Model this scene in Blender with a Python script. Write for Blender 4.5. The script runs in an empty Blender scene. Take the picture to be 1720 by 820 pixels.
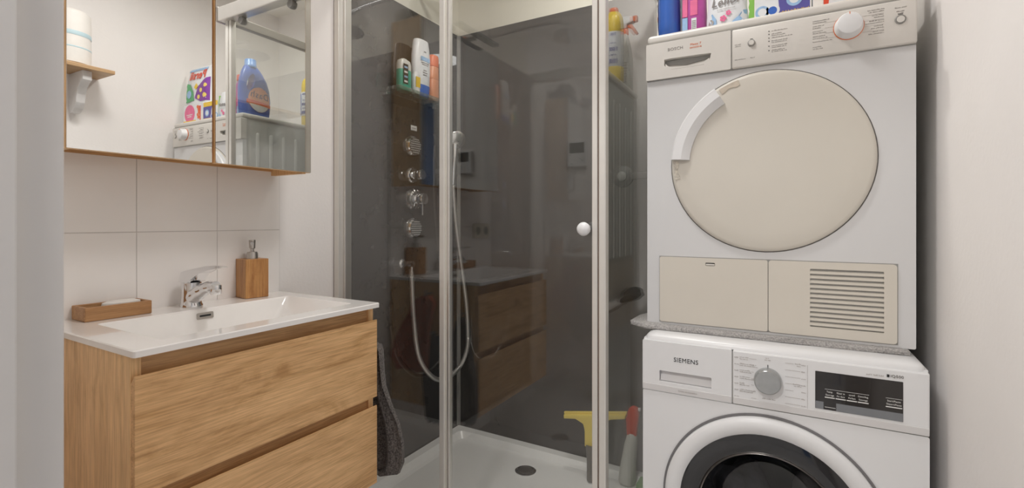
import bpy, bmesh, math, random
from mathutils import Vector, Matrix
random.seed(7)
PI = math.pi
scene = bpy.context.scene
COL = scene.collection

# ------------------------------------------------------------------ camera
cam_d = bpy.data.cameras.new('camera')
cam = bpy.data.objects.new('camera', cam_d); COL.objects.link(cam)
cam.location = (1.486, 0.0, 1.15)
cam.rotation_euler = (PI/2, 0, math.radians(29.81))
cam_d.sensor_width = 36.0
cam_d.lens = 809.35/1720*36.0
cam_d.shift_y = -37.5/1720
cam_d.clip_start = 0.01
cam_d.dof.use_dof = True
cam_d.dof.focus_distance = 1.6
cam_d.dof.aperture_fstop = 7.0
scene.camera = cam

# ------------------------------------------------------------------ world, light, exposure
world = bpy.data.worlds.new('world'); scene.world = world; world.use_nodes = True
world.node_tree.nodes['Background'].inputs[0].default_value = (0.9, 0.93, 1.0, 1)
world.node_tree.nodes['Background'].inputs[1].default_value = 0.3
vs = scene.view_settings
vs.view_transform = 'Standard'; vs.look = 'None'; vs.gamma = 1.0; vs.use_curve_mapping = False
vs.exposure = 0.0
scene.cycles.transparent_max_bounces = 32
scene.cycles.glossy_bounces = 8
scene.cycles.diffuse_bounces = 8
scene.cycles.max_bounces = 16

CEIL = 2.50
LAMPS = [(0.98, 0.92, 7.8, (1.0, 0.985, 0.972)), (0.84, 1.50, 5.2, (1.0, 0.965, 0.90))]  # second entry is a fill lamp added to brighten the shower
HALL_FILL = (1.00, -0.75, 21.0, (1.0, 0.98, 0.96))  # unseen fill lamp added in the hall to flatten the light

# ------------------------------------------------------------------ materials
def nodes_of(m):
    return m.node_tree.nodes, m.node_tree.links
def mat(name, col, rough=0.5, metal=0.0, spec=0.5, var=0.04, scale=30.0, bump=0.0, bscale=200.0, coat=0.0, trans=0.0, ior=1.5, stretch=(1,1,1), emit=None, sheen=0.0):
    m = bpy.data.materials.new(name); m.use_nodes = True
    n, l = nodes_of(m); b = n['Principled BSDF']
    b.inputs['Roughness'].default_value = rough
    b.inputs['Metallic'].default_value = metal
    b.inputs['Specular IOR Level'].default_value = spec
    b.inputs['Coat Weight'].default_value = coat
    b.inputs['Transmission Weight'].default_value = trans
    b.inputs['IOR'].default_value = ior
    b.inputs['Sheen Weight'].default_value = sheen
    tc = n.new('ShaderNodeTexCoord'); mp = n.new('ShaderNodeMapping')
    mp.inputs['Scale'].default_value = stretch
    l.new(tc.outputs['Object'], mp.inputs['Vector'])
    nz = n.new('ShaderNodeTexNoise'); nz.inputs['Scale'].default_value = scale; nz.inputs['Detail'].default_value = 4
    l.new(mp.outputs[0], nz.inputs['Vector'])
    cr = n.new('ShaderNodeValToRGB')
    cr.color_ramp.elements[0].position = 0.25; cr.color_ramp.elements[1].position = 0.75
    cr.color_ramp.elements[0].color = tuple(max(0, c*(1-var)) for c in col)+(1,)
    cr.color_ramp.elements[1].color = tuple(min(1, c*(1+var)) for c in col)+(1,)
    l.new(nz.outputs['Fac'], cr.inputs['Fac']); l.new(cr.outputs['Color'], b.inputs['Base Color'])
    if bump > 0:
        n2 = n.new('ShaderNodeTexNoise'); n2.inputs['Scale'].default_value = bscale; n2.inputs['Detail'].default_value = 3
        l.new(mp.outputs[0], n2.inputs['Vector'])
        bp = n.new('ShaderNodeBump'); bp.inputs['Strength'].default_value = bump; bp.inputs['Distance'].default_value = 0.002
        l.new(n2.outputs['Fac'], bp.inputs['Height']); l.new(bp.outputs[0], b.inputs['Normal'])
    if emit:
        b.inputs['Emission Color'].default_value = tuple(emit[:3])+(1,); b.inputs['Emission Strength'].default_value = emit[3]
    return m

def oak(name, axis, light=(0.90,0.57,0.285), dark=(0.62,0.35,0.145), rough=0.42):
    """oak veneer, grain running along axis 0/1/2"""
    m = bpy.data.materials.new(name); m.use_nodes = True
    n, l = nodes_of(m); b = n['Principled BSDF']
    b.inputs['Roughness'].default_value = rough
    tc = n.new('ShaderNodeTexCoord')
    def noise(sl, sc, detail, rgh=0.6, dist=0.0):
        mp = n.new('ShaderNodeMapping'); s = [sc]*3; s[axis] = sl; mp.inputs['Scale'].default_value = s
        l.new(tc.outputs['Object'], mp.inputs['Vector'])
        z = n.new('ShaderNodeTexNoise'); z.inputs['Scale'].default_value = 1.0; z.inputs['Detail'].default_value = detail
        z.inputs['Roughness'].default_value = rgh; z.inputs['Distortion'].default_value = dist
        l.new(mp.outputs[0], z.inputs['Vector']); return z
    broad = noise(3.2, 17.0, 6, 0.66, 1.2); fine = noise(9.0, 330.0, 3); blot = noise(5.0, 8.0, 4, 0.55, 0.5)
    cr = n.new('ShaderNodeValToRGB'); e = cr.color_ramp.elements
    e[0].position = 0.33; e[0].color = dark+(1,); e[1].position = 0.60; e[1].color = light+(1,)
    k = e.new(0.47); k.color = tuple(0.28*d+0.72*g for d, g in zip(dark, light))+(1,)
    l.new(broad.outputs['Fac'], cr.inputs['Fac'])
    mx = n.new('ShaderNodeMix'); mx.data_type = 'RGBA'; mx.blend_type = 'MULTIPLY'; mx.inputs['Factor'].default_value = 0.65
    c2 = n.new('ShaderNodeValToRGB'); c2.color_ramp.elements[0].position = 0.35; c2.color_ramp.elements[1].position = 0.6
    c2.color_ramp.elements[0].color = (0.62,0.56,0.5,1); c2.color_ramp.elements[1].color = (1,1,1,1)
    l.new(fine.outputs['Fac'], c2.inputs['Fac'])
    l.new(cr.outputs['Color'], mx.inputs[6]); l.new(c2.outputs['Color'], mx.inputs[7])
    mx2 = n.new('ShaderNodeMix'); mx2.data_type = 'RGBA'; mx2.blend_type = 'MULTIPLY'; mx2.inputs['Factor'].default_value = 0.35
    c3 = n.new('ShaderNodeValToRGB'); c3.color_ramp.elements[0].position = 0.35; c3.color_ramp.elements[1].position = 0.62
    c3.color_ramp.elements[0].color = (0.72,0.66,0.6,1); c3.color_ramp.elements[1].color = (1,1,1,1)
    l.new(blot.outputs['Fac'], c3.inputs['Fac'])
    l.new(mx.outputs[2], mx2.inputs[6]); l.new(c3.outputs['Color'], mx2.inputs[7])
    l.new(mx2.outputs[2], b.inputs['Base Color'])
    bp = n.new('ShaderNodeBump'); bp.inputs['Strength'].default_value = 0.12; bp.inputs['Distance'].default_value = 0.001
    l.new(fine.outputs['Fac'], bp.inputs['Height']); l.new(bp.outputs[0], b.inputs['Normal'])
    return m

def glass(name, tint=(0.93,0.96,0.94), ior=1.5, marks=0.0, rough=0.0):
    """clear pane: Fresnel reflection over straight transmission, faint lime marks"""
    m = bpy.data.materials.new(name); m.use_nodes = True
    n, l = nodes_of(m); n.remove(n['Principled BSDF']); out = n['Material Output']
    geo = n.new('ShaderNodeNewGeometry')
    mi = n.new('ShaderNodeMix'); mi.data_type = 'FLOAT'
    l.new(geo.outputs['Backfacing'], mi.inputs['Factor']); mi.inputs[2].default_value = ior; mi.inputs[3].default_value = 1.0/ior
    fr = n.new('ShaderNodeFresnel'); l.new(mi.outputs[0], fr.inputs['IOR'])
    tr = n.new('ShaderNodeBsdfTransparent'); tr.inputs[0].default_value = tint+(1,)
    gl = n.new('ShaderNodeBsdfGlossy'); gl.inputs['Roughness'].default_value = rough; gl.inputs['Color'].default_value = (1,1,1,1)
    ms = n.new('ShaderNodeMixShader'); l.new(fr.outputs[0], ms.inputs[0]); l.new(tr.outputs[0], ms.inputs[1]); l.new(gl.outputs[0], ms.inputs[2])
    last = ms
    if marks > 0:
        tc = n.new('ShaderNodeTexCoord'); mp = n.new('ShaderNodeMapping'); mp.inputs['Scale'].default_value = (60, 60, 1.8)
        l.new(tc.outputs['Object'], mp.inputs['Vector'])
        z = n.new('ShaderNodeTexNoise'); z.inputs['Scale'].default_value = 1.0; z.inputs['Detail'].default_value = 3; l.new(mp.outputs[0], z.inputs['Vector'])
        z2 = n.new('ShaderNodeTexNoise'); z2.inputs['Scale'].default_value = 260.0; l.new(tc.outputs['Object'], z2.inputs['Vector'])
        r1 = n.new('ShaderNodeMapRange'); r1.inputs[1].default_value = 0.50; r1.inputs[2].default_value = 0.78; r1.inputs[3].default_value = 0.25; r1.inputs[4].default_value = 1.6
        r2 = n.new('ShaderNodeMapRange'); r2.inputs[1].default_value = 0.66; r2.inputs[2].default_value = 0.76; r2.inputs[3].default_value = 0.6; r2.inputs[4].default_value = 2.6
        l.new(z.outputs['Fac'], r1.inputs[0]); l.new(z2.outputs['Fac'], r2.inputs[0])
        mu = n.new('ShaderNodeMath'); mu.operation = 'MULTIPLY'; l.new(r1.outputs[0], mu.inputs[0]); l.new(r2.outputs[0], mu.inputs[1])
        mk = n.new('ShaderNodeMath'); mk.operation = 'MULTIPLY'; mk.inputs[1].default_value = marks; l.new(mu.outputs[0], mk.inputs[0])
        df = n.new('ShaderNodeBsdfDiffuse'); df.inputs[0].default_value = (0.8,0.8,0.78,1)
        m2 = n.new('ShaderNodeMixShader'); l.new(mk.outputs[0], m2.inputs[0]); l.new(ms.outputs[0], m2.inputs[1]); l.new(df.outputs[0], m2.inputs[2])
        last = m2
    l.new(last.outputs[0], out.inputs['Surface'])
    return m

M = {}
M['wall']     = mat('painted_wall', (0.86,0.835,0.82), 0.75, var=0.015, scale=6, bump=0.25, bscale=90, spec=0.25)
M['wall_cream_lit']  = mat('shower_upper_wall_lit', (0.74,0.71,0.62), 0.6, var=0.03, scale=4)  # cream cast of the light put into the wall colour
M['ceil']     = mat('ceiling_paint', (0.86,0.84,0.80), 0.8, var=0.015, spec=0.2)
M['hallwall'] = mat('hall_paint', (0.80,0.79,0.78), 0.8, var=0.01)
M['floor']    = mat('floor_grey', (0.58,0.57,0.56), 0.35, var=0.12, scale=9)
M['tile']     = mat('glazed_tile', (0.90,0.875,0.855), 0.16, var=0.02, scale=8, bump=0.06, bscale=14)
M['grout']    = mat('grout', (0.60,0.575,0.555), 0.85)
M['panel']    = mat('dark_shower_panel', (0.038,0.0345,0.032), 0.012, var=0.12, scale=14, spec=1.0)
M['corner']   = mat('corner_strip', (0.34,0.33,0.31), 0.4)
M['frame']    = mat('door_frame_paint', (0.64,0.625,0.615), 0.35, var=0.01)
M['tray']     = mat('shower_tray_acrylic', (0.90,0.89,0.875), 0.22, var=0.02, scale=5)
M['alu']      = mat('satin_aluminium', (0.72,0.70,0.67), 0.32, metal=0.75, var=0.02)
M['aluw']     = mat('pale_aluminium', (0.74,0.72,0.68), 0.35, metal=0.35, var=0.02)
M['seal']     = mat('door_seal', (0.20,0.14,0.11), 0.5)
M['sealc']    = mat('clear_seal', (0.70,0.68,0.60), 0.3)
M['chrome']   = mat('chrome', (0.82,0.82,0.83), 0.06, metal=1.0, var=0.01)
M['steel']    = mat('brushed_steel', (0.52,0.49,0.46), 0.28, metal=1.0, var=0.05, stretch=(1,1,12))
M['jet']      = mat('jet_rubber', (0.75,0.75,0.74), 0.4)
M['jetface']  = mat('jet_face', (0.16,0.155,0.15), 0.35)
M['pane']     = glass('shower_glass', (0.98,0.987,0.983), 1.66, marks=0.010)
M['pane2']    = glass('side_shower_glass', (0.970,0.982,0.975), 1.95, marks=0.004)
M['shelfglass'] = glass('shelf_glass', (0.72,0.80,0.76), 1.6, marks=0.40)
M['rail_shaded'] = mat('shaded_grey_rail', (0.20,0.185,0.16), 0.45)  # shade on the side rail's faces put into a darker grey
M['wband']    = mat('fascia_band_grey', (0.66,0.65,0.65), 0.4, var=0.01)
M['mirror']   = mat('mirror_silver', (0.90,0.905,0.89), 0.0, metal=1.0, var=0.0)
M['mirrorE']  = mat('mirror_bevel', (0.62,0.60,0.55), 0.12, metal=0.9, var=0.01)
M['oakY'] = oak('oak_grain_y', 1)
M['oakZ'] = oak('oak_grain_z', 2, (0.98,0.66,0.345), (0.76,0.47,0.21))
M['oakYd'] = oak('oak_strip', 1, (0.74,0.46,0.22), (0.56,0.32,0.14))
M['bambooZ'] = oak('bamboo_z', 2, (0.60,0.31,0.11), (0.40,0.17,0.05), 0.4)
M['bambooY'] = oak('bamboo_y', 1, (0.55,0.31,0.14), (0.38,0.18,0.07), 0.5)
M['ceramic']  = mat('white_ceramic', (0.92,0.90,0.88), 0.08, var=0.01, coat=0.3)
M['white']    = mat('white_enamel', (0.77,0.775,0.785), 0.28, var=0.01, scale=4)
M['dwhite']   = mat('dryer_enamel', (0.66,0.66,0.665), 0.30, var=0.01, scale=4)
M['beige']    = mat('aged_plastic', (0.63,0.595,0.53), 0.42, var=0.025, scale=5)
M['beige2']   = mat('aged_plastic_panel', (0.65,0.61,0.54), 0.45, var=0.025, scale=5)
M['lightpl']  = mat('light_plastic', (0.68,0.655,0.615), 0.35, var=0.015)
M['wplastic'] = mat('white_plastic', (0.77,0.775,0.785), 0.33, var=0.01)
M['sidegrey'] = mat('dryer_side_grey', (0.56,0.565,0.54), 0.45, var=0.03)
M['recess']   = mat('dark_recess', (0.10,0.095,0.085), 0.6)
M['gap']      = mat('dark_gap', (0.14,0.13,0.12), 0.6)  # dark ring set into the gap around the dryer door
M['midgrey']  = mat('mid_grey_plastic', (0.30,0.295,0.28), 0.5)
M['print']    = mat('grey_print', (0.22,0.20,0.19), 0.6)
M['printl']   = mat('light_grey_print', (0.42,0.39,0.37), 0.6)
M['black']    = mat('black_print', (0.015,0.015,0.016), 0.5)
M['orange']   = mat('orange_print', (0.72,0.18,0.05), 0.5)
M['whitep']   = mat('white_print', (0.80,0.80,0.78), 0.5)
M['display']  = mat('display_glass', (0.018,0.015,0.014), 0.10, coat=0.5)
M['dispgrey'] = mat('display_grey_band', (0.20,0.21,0.225), 0.25)
M['dialface'] = mat('dial_silver', (0.46,0.47,0.47), 0.28, metal=0.85, var=0.06, scale=60)
M['blackgl']  = mat('black_door_glass', (0.012,0.012,0.014), 0.05, coat=0.6)
M['bowl']     = glass('bowl_glass', (0.55,0.55,0.57), 1.55)
M['drum']     = mat('drum_steel', (0.10,0.10,0.10), 0.4, metal=0.8)
M['laundry']  = mat('grey_laundry', (0.32,0.32,0.34), 0.9, var=0.3, scale=20, bump=0.6, bscale=80)
M['ringgap']  = mat('ring_gap', (0.17,0.165,0.17), 0.45)
M['tape']     = mat('old_tape', (0.60,0.53,0.44), 0.5, var=0.14, scale=60)
M['tape2']    = mat('peeled_tape', (0.56,0.52,0.45), 0.7, var=0.35, scale=170)
M['felt']     = mat('grey_felt', (0.40,0.385,0.375), 0.95, var=0.45, scale=260, bump=1.0, bscale=400)
M['darkcloth']= mat('dark_cloth', (0.035,0.036,0.034), 0.9, var=0.3)
M['towel']    = mat('grey_towel', (0.125,0.110,0.102), 0.97, var=0.85, scale=210, bump=1.0, bscale=240, sheen=0.1)
M['towelhem'] = mat('towel_hem', (0.36,0.33,0.31), 0.95, var=0.3, scale=200)
M['rust']     = mat('rust_towel', (0.50,0.12,0.055), 0.95, var=0.3, scale=120, bump=0.8, bscale=300)
M['navy']     = mat('navy_towel', (0.03,0.035,0.05), 0.95, var=0.3)
M['bluedoor'] = mat('blue_paint', (0.10,0.20,0.42), 0.45, var=0.02)
M['yellow']   = mat('yellow_plastic', (0.80,0.58,0.03), 0.35, var=0.03)
M['yellow2']  = mat('pale_yellow_plastic', (0.84,0.66,0.16), 0.4, var=0.03)
M['red']      = mat('red_plastic', (0.70,0.08,0.035), 0.35)
M['redor']    = mat('orange_red_plastic', (0.80,0.17,0.05), 0.35)
M['greyh']    = mat('grey_handle', (0.17,0.155,0.14), 0.45)
M['milky']    = mat('milky_plastic', (0.70,0.70,0.66), 0.3, var=0.03)
M['blue']     = mat('blue_bottle', (0.045,0.14,0.52), 0.22, var=0.08, scale=10)
M['bluel']    = mat('light_blue_bottle', (0.16,0.33,0.68), 0.25)
M['bluelabel']= mat('navy_label', (0.05,0.08,0.20), 0.4)
M['magenta']  = mat('magenta_bottle', (0.46,0.08,0.33), 0.3, var=0.1)
M['pink']     = mat('pink_label', (0.80,0.16,0.33), 0.4, var=0.1)
M['green']    = mat('green_print', (0.10,0.40,0.16), 0.4)
M['limegreen']= mat('lime_green_plastic', (0.24,0.52,0.09), 0.35)
M['teal']     = mat('teal_shampoo', (0.05,0.42,0.30), 0.3)
M['purple']   = mat('purple_print', (0.22,0.05,0.33), 0.4, var=0.2)
M['boxblue']  = mat('box_blue', (0.10,0.09,0.34), 0.4)
M['yprint']   = mat('yellow_print', (0.82,0.56,0.06), 0.5)
M['skyp']     = mat('sky_blue_print', (0.32,0.50,0.74), 0.45, var=0.15, scale=60)
M['pouch']    = mat('pouch_white', (0.76,0.78,0.80), 0.35, var=0.05, scale=40)
M['orangeb']  = mat('orange_bottle', (0.83,0.33,0.16), 0.35)
M['wrap']     = mat('paper_wrap', (0.82,0.79,0.75), 0.5, var=0.03, scale=30)
M['wrapblue'] = mat('wrap_blue', (0.50,0.66,0.72), 0.5)
M['shelfboard'] = oak('shelf_board_wood', 1, (0.60,0.40,0.22), (0.47,0.28,0.13))
M['bracket']  = mat('bracket_white', (0.74,0.73,0.73), 0.4)
M['bag']      = mat('black_bag', (0.012,0.012,0.012), 0.25, bump=1.0, bscale=60)
M['socket']   = mat('cream_plastic', (0.70,0.66,0.56), 0.35)
M['lcd']      = mat('lcd_dark', (0.05,0.055,0.05), 0.15)
M['soapw']    = mat('soap_white', (0.82,0.80,0.76), 0.4)
M['lamp_on']  = mat('lamp_lens', (0.9,0.9,0.85), 0.4, emit=(1.0,0.95,0.88,6.0))
M['lampring'] = mat('lamp_ring', (0.75,0.75,0.74), 0.4)
M['lightbar'] = mat('light_bar_body', (0.33,0.34,0.36), 0.3, metal=0.6)
M['cup'] = mat('grey_rubber', (0.075,0.073,0.07), 0.5)
M['cupl'] = mat('light_grey_plastic', (0.24,0.24,0.23), 0.45)
M['sponge']   = mat('green_sponge', (0.13,0.30,0.08), 0.9, var=0.3, scale=150, bump=0.8)

# ------------------------------------------------------------------ mesh helpers
class MB:
    def __init__(s): s.bm = bmesh.new()
    def box(s, x0, x1, y0, y1, z0, z1, bev=0.0, seg=2, rot=None, piv=None):
        t = bmesh.new(); bmesh.ops.create_cube(t, size=1.0)
        bmesh.ops.scale(t, vec=(x1-x0, y1-y0, z1-z0), verts=t.verts)
        bmesh.ops.translate(t, vec=((x0+x1)/2, (y0+y1)/2, (z0+z1)/2), verts=t.verts)
        if bev > 0: bmesh.ops.bevel(t, geom=t.edges[:], offset=bev, segments=seg, profile=0.5, affect='EDGES')
        if rot is not None:
            p = Vector(piv) if piv else Vector(((x0+x1)/2, (y0+y1)/2, (z0+z1)/2))
            bmesh.ops.rotate(t, cent=p, matrix=rot, verts=t.verts)
        s.add(t); return s
    def add(s, t):
        me = bpy.data.meshes.new('tmp'); t.to_mesh(me); t.free(); s.bm.from_mesh(me); bpy.data.meshes.remove(me)
    def lathe(s, prof, cen=(0,0,0), axis='z', n=32, sx=1.0, sy=1.0):
        """prof: list of (r, h); axis z: h up; axis y: h along -y (towards the viewer); axis x: h along +x"""
        rings = []
        for r, h in prof:
            if r < 1e-6:
                rings.append([s.bm.verts.new(s._ax(0, 0, h, cen, axis))])
            else:
                rings.append([s.bm.verts.new(s._ax(r*math.cos(2*PI*i/n)*sx, r*math.sin(2*PI*i/n)*sy, h, cen, axis)) for i in range(n)])
        for a, b in zip(rings, rings[1:]):
            for i in range(n):
                j = (i+1) % n
                if len(a) == 1 and len(b) == 1: continue
                if len(a) == 1: s.bm.faces.new((a[0], b[j], b[i]))
                elif len(b) == 1: s.bm.faces.new((a[i], a[j], b[0]))
                else: s.bm.faces.new((a[i], a[j], b[j], b[i]))
        return s
    def _ax(s, u, v, h, c, axis):
        if axis == 'z': return (c[0]+u, c[1]+v, c[2]+h)
        if axis == 'y': return (c[0]+u, c[1]-h, c[2]+v)
        return (c[0]+h, c[1]+u, c[2]+v)
    def cyl(s, p0, p1, r, r1=None, n=20):
        return s.tube([p0, p1], [r, r if r1 is None else r1], n)
    def tube(s, pts, rad, n=12, flat=None):
        pts = [Vector(p) for p in pts]
        if not isinstance(rad, (list, tuple)): rad = [rad]*len(pts)
        rings = []; up = None
        for i, p in enumerate(pts):
            d = (pts[min(i+1, len(pts)-1)]-pts[max(i-1, 0)]).normalized()
            if up is None: up = Vector((0,0,1)) if abs(d.z) < 0.9 else Vector((0,1,0))
            sd = d.cross(up); sd = sd.normalized() if sd.length > 1e-6 else Vector((1,0,0))
            up = sd.cross(d).normalized()
            fl = flat[i] if flat else 1.0
            rings.append([s.bm.verts.new(p+sd*math.cos(2*PI*k/n)*rad[i]+up*math.sin(2*PI*k/n)*rad[i]*fl) for k in range(n)])
        for a, b in zip(rings, rings[1:]):
            for i in range(n): s.bm.faces.new((a[i], a[(i+1) % n], b[(i+1) % n], b[i]))
        s.bm.faces.new(rings[0][::-1]); s.bm.faces.new(rings[-1]); return s
    def prism(s, poly, y0, y1, plane='xz', bev=0.0):
        """poly of 2-D points; extruded between y0 and y1 on the third axis"""
        t = bmesh.new()
        def P(a, b, c): return (a, c, b) if plane == 'xz' else ((c, a, b) if plane == 'yz' else (a, b, c))
        A = [t.verts.new(P(a, b, y0)) for a, b in poly]; B = [t.verts.new(P(a, b, y1)) for a, b in poly]
        t.faces.new(A); t.faces.new(B[::-1])
        for i in range(len(poly)):
            j = (i+1) % len(poly); t.faces.new((A[i], B[i], B[j], A[j]))
        bmesh.ops.recalc_face_normals(t, faces=t.faces[:])
        if bev > 0: bmesh.ops.bevel(t, geom=t.edges[:], offset=bev, segments=2, profile=0.5, affect='EDGES')
        s.add(t); return s
    def loft(s, rings, cap=True, cap0=True):
        R = [[s.bm.verts.new(p) for p in r] for r in rings]
        n = len(R[0])
        for a, b in zip(R, R[1:]):
            for i in range(n): s.bm.faces.new((a[i], a[(i+1) % n], b[(i+1) % n], b[i]))
        if cap and cap0: s.bm.faces.new(R[0][::-1])
        if cap: s.bm.faces.new(R[-1])
        return s
    def build(s, name, m, parent=None, smooth=False, angle=40, keep=False):
        bm = s.bm
        if not keep: bmesh.ops.recalc_face_normals(bm, faces=bm.faces[:])
        if parent is not None:
            off = world_loc(parent); bmesh.ops.translate(bm, vec=-off, verts=bm.verts)
            if parent.rotation_euler.z: pass
        me = bpy.data.meshes.new(name)
        if smooth:
            for f in bm.faces: f.smooth = True
            ca = math.cos(math.radians(angle))
            for e in bm.edges:
                if len(e.link_faces) == 2 and e.link_faces[0].normal.dot(e.link_faces[1].normal) < ca: e.smooth = False
        bm.to_mesh(me); bm.free()
        o = bpy.data.objects.new(name, me); COL.objects.link(o)
        if m: me.materials.append(M[m] if isinstance(m, str) else m)
        if parent is not None: o.parent = parent
        return o
def world_loc(o):
    v = Vector(o.location); p = o.parent
    while p: v += Vector(p.location); p = p.parent
    return v
def tag(o, label, cat, group=None):
    o['label'] = label; o['category'] = cat
    if group: o['group'] = group
    return o
def thing(name, label, cat, loc, group=None):
    o = bpy.data.objects.new(name, None); COL.objects.link(o); o.location = loc; o.empty_display_size = 0.05
    return tag(o, label, cat, group)
def struct(o): o['kind'] = 'structure'; return o
def rrect(x0, x1, z0, z1, r, n=5):
    P = []
    for cx, cz, a in ((x1-r, z1-r, 0), (x0+r, z1-r, PI/2), (x0+r, z0+r, PI), (x1-r, z0+r, 1.5*PI)):
        for i in range(n+1): P.append((cx+r*math.cos(a+i*PI/2/n), cz+r*math.sin(a+i*PI/2/n)))
    return P
def circle(cx, cz, r, n=48): return [(cx+r*math.cos(2*PI*i/n), cz+r*math.sin(2*PI*i/n)) for i in range(n)]
def plate_hole(outer, inner, yf, yb, depth=None, mb=None):
    """front plate (normal -y) between outer outline and a hole, hole walls running back to depth with a floor"""
    mb = mb or MB(); t = bmesh.new()
    O = [t.verts.new((a, yf, b)) for a, b in outer]; I = [t.verts.new((a, yf, b)) for a, b in inner]
    ed = [t.edges.new((O[i], O[(i+1) % len(O)])) for i in range(len(O))] + [t.edges.new((I[i], I[(i+1) % len(I)])) for i in range(len(I))]
    bmesh.ops.triangle_fill(t, use_beauty=True, use_dissolve=False, edges=ed)
    OB = [t.verts.new((a, yb, b)) for a, b in outer]
    for i in range(len(O)):
        j = (i+1) % len(O); t.faces.new((O[i], O[j], OB[j], OB[i]))
    yd = depth if depth is not None else yb
    IB = [t.verts.new((a, yd, b)) for a, b in inner]
    for i in range(len(I)):
        j = (i+1) % len(I); t.faces.new((I[j], I[i], IB[i], IB[j]))
    if depth is not None: t.faces.new(IB)
    mb.add(t); return mb
def text(s, size, loc, m, parent, name='lettering', rz=0.0, shear=0.0, sx=1.0, bold=0.0, ex=0.0004, tilt=0.0):
    cu = bpy.data.curves.new(name, 'FONT'); cu.body = s; cu.size = size; cu.extrude = ex; cu.offset = bold; cu.shear = shear
    cu.align_x = 'CENTER'; cu.align_y = 'CENTER'; cu.resolution_u = 3; cu.space_character = 1.08
    o = bpy.data.objects.new('tmp', cu); COL.objects.link(o)
    dg = bpy.context.evaluated_depsgraph_get(); me = bpy.data.meshes.new_from_object(o.evaluated_get(dg))
    COL.objects.unlink(o); bpy.data.objects.remove(o)
    mx = Matrix.Rotation(rz, 4, 'Z') @ Matrix.Rotation(PI/2, 4, 'X') @ Matrix.Rotation(tilt, 4, 'Z') @ Matrix.Diagonal((sx,1,1,1))
    me.transform(mx); me.name = name; me.materials.clear(); me.materials.append(M[m])
    ob = bpy.data.objects.new(name, me); COL.objects.link(ob); ob.parent = parent
    ob.location = Vector(loc)-world_loc(parent)
    return ob
def bars(lines, y, m, parent, name='small_print', h=0.0022, seedv=1):
    """rows of tiny illegible print on a y=const face: (x0, z, width)"""
    rn = random.Random(seedv); mb = MB()
    for x0, z, w in lines:
        x = x0
        while x < x0+w:
            ww = rn.uniform(0.004, 0.011); ww = min(ww, x0+w-x)
            if ww > 0.001:
                k = x
                while k < x+ww:
                    hh = h*rn.choice((0.6, 0.6, 1.0)); mb.box(k, k+0.0009, y-0.0004, y, z-h/2, z-h/2+hh); k += 0.0015
            x += ww+0.0016
    o = mb.build(name, m, parent); o['kind'] = 'stuff'; return o

# ------------------------------------------------------------------ room shell
XR, YB, YF, PT = 1.775, 2.033, 0.20, 2.11
FL = 0.0
struct(MB().box(-0.1, 3.0, -1.6, 2.2, -0.1, 0).build('floor', 'floor'))
struct(MB().box(-0.1, 3.0, -1.6, 2.2, CEIL, CEIL+0.1).build('ceiling', 'ceil'))
wall_left = struct(MB().box(-0.1, 0.0, YF-0.14, YB+0.1, 0, CEIL).build('wall_left', 'wall'))
struct(MB().box(XR, XR+0.1, YF-0.14, YB+0.1, 0, CEIL).build('wall_right', 'wall'))
struct(MB().box(0, XR, YB, YB+0.1, 0, CEIL).build('wall_back', 'wall'))
DX0, DX1, DZ = 0.765, 1.70, 2.06
wf = MB(); wf.box(-0.1, DX0, YF-0.14, YF, 0, CEIL); wf.box(DX1, XR+0.1, YF-0.14, YF, 0, CEIL); wf.box(DX0, DX1, YF-0.14, YF, DZ, CEIL)
struct(wf.build('wall_front', 'wall'))
# painted door lining, stop and casing
tr = MB()
for xa, xb, xs in ((DX0, DX0+0.012, 1), (DX1-0.012, DX1, -1)):
    tr.box(xa, xb, YF-0.15, YF+0.021, 0, DZ, 0.002)
tr.box(DX0, DX1, YF-0.15, YF+0.021, DZ-0.012, DZ, 0.002)
tr.box(DX0-0.06, DX0+0.004, YF, YF+0.015, 0, DZ+0.06, 0.003); tr.box(DX1-0.004, DX1+0.06, YF, YF+0.015, 0, DZ+0.06, 0.003)
tr.box(DX0-0.06, DX1+0.06, YF, YF+0.0155, DZ-0.004, DZ+0.06, 0.003)
tr.box(DX0+0.012, DX0+0.022, YF-0.15, YF-0.02, 0, DZ-0.012, 0.002)
struct(tr.build('trim_1', 'frame'))
# hall behind the camera
struct(MB().box(-0.1, 3.0, -1.6, -1.5, 0, CEIL).build('wall_hall_back', 'hallwall'))
struct(MB().box(-0.1, 0.0, -1.5, YF-0.14, 0, CEIL).build('wall_hall_left', 'hallwall'))
struct(MB().box(XR+0.1, 3.0, YF-0.14, YF-0.04, 0, CEIL).build('wall_hall_front', 'hallwall'))
struct(MB().box(2.9, 3.0, -1.5, YF-0.14, 0, CEIL).build('wall_hall_right', 'hallwall'))
dr = struct(MB().box(1.80, 2.75, -1.5, -1.46, 0, 2.42, 0.004).build('door_1', 'bluedoor'))
for za, zb in ((0.15, 0.95), (1.10, 2.28)):
    MB().box(1.93, 2.62, -1.462, -1.45, za, zb, 0.008).build('door_panel', 'bluedoor', dr)
MB().cyl((1.87,-1.46,1.03),(1.87,-1.41,1.03),0.012).cyl((1.87,-1.415,1.03),(1.98,-1.415,1.03),0.009).build('door_handle', 'steel', dr, True)

# wall tiles behind the basin (grout bed + tiles proud of it)
struct(MB().box(0, 0.0082, 0.20, 1.013, 0.88, 1.536).build('wall_tile_bed', 'grout'))
tb = bpy.data.objects['wall_tile_bed']
ys = [0.2005, 0.4005, 0.605, 0.81, 1.013]; zs = [0.895, 1.123, 1.331, 1.536]
for i in range(4):
    for j in range(3):
        MB().box(0.003, 0.0092, ys[i]+0.0010, ys[i+1]-0.0010, zs[j]+0.0010, zs[j+1]-0.0010, 0.0008).build('tile', 'tile', tb)
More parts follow.
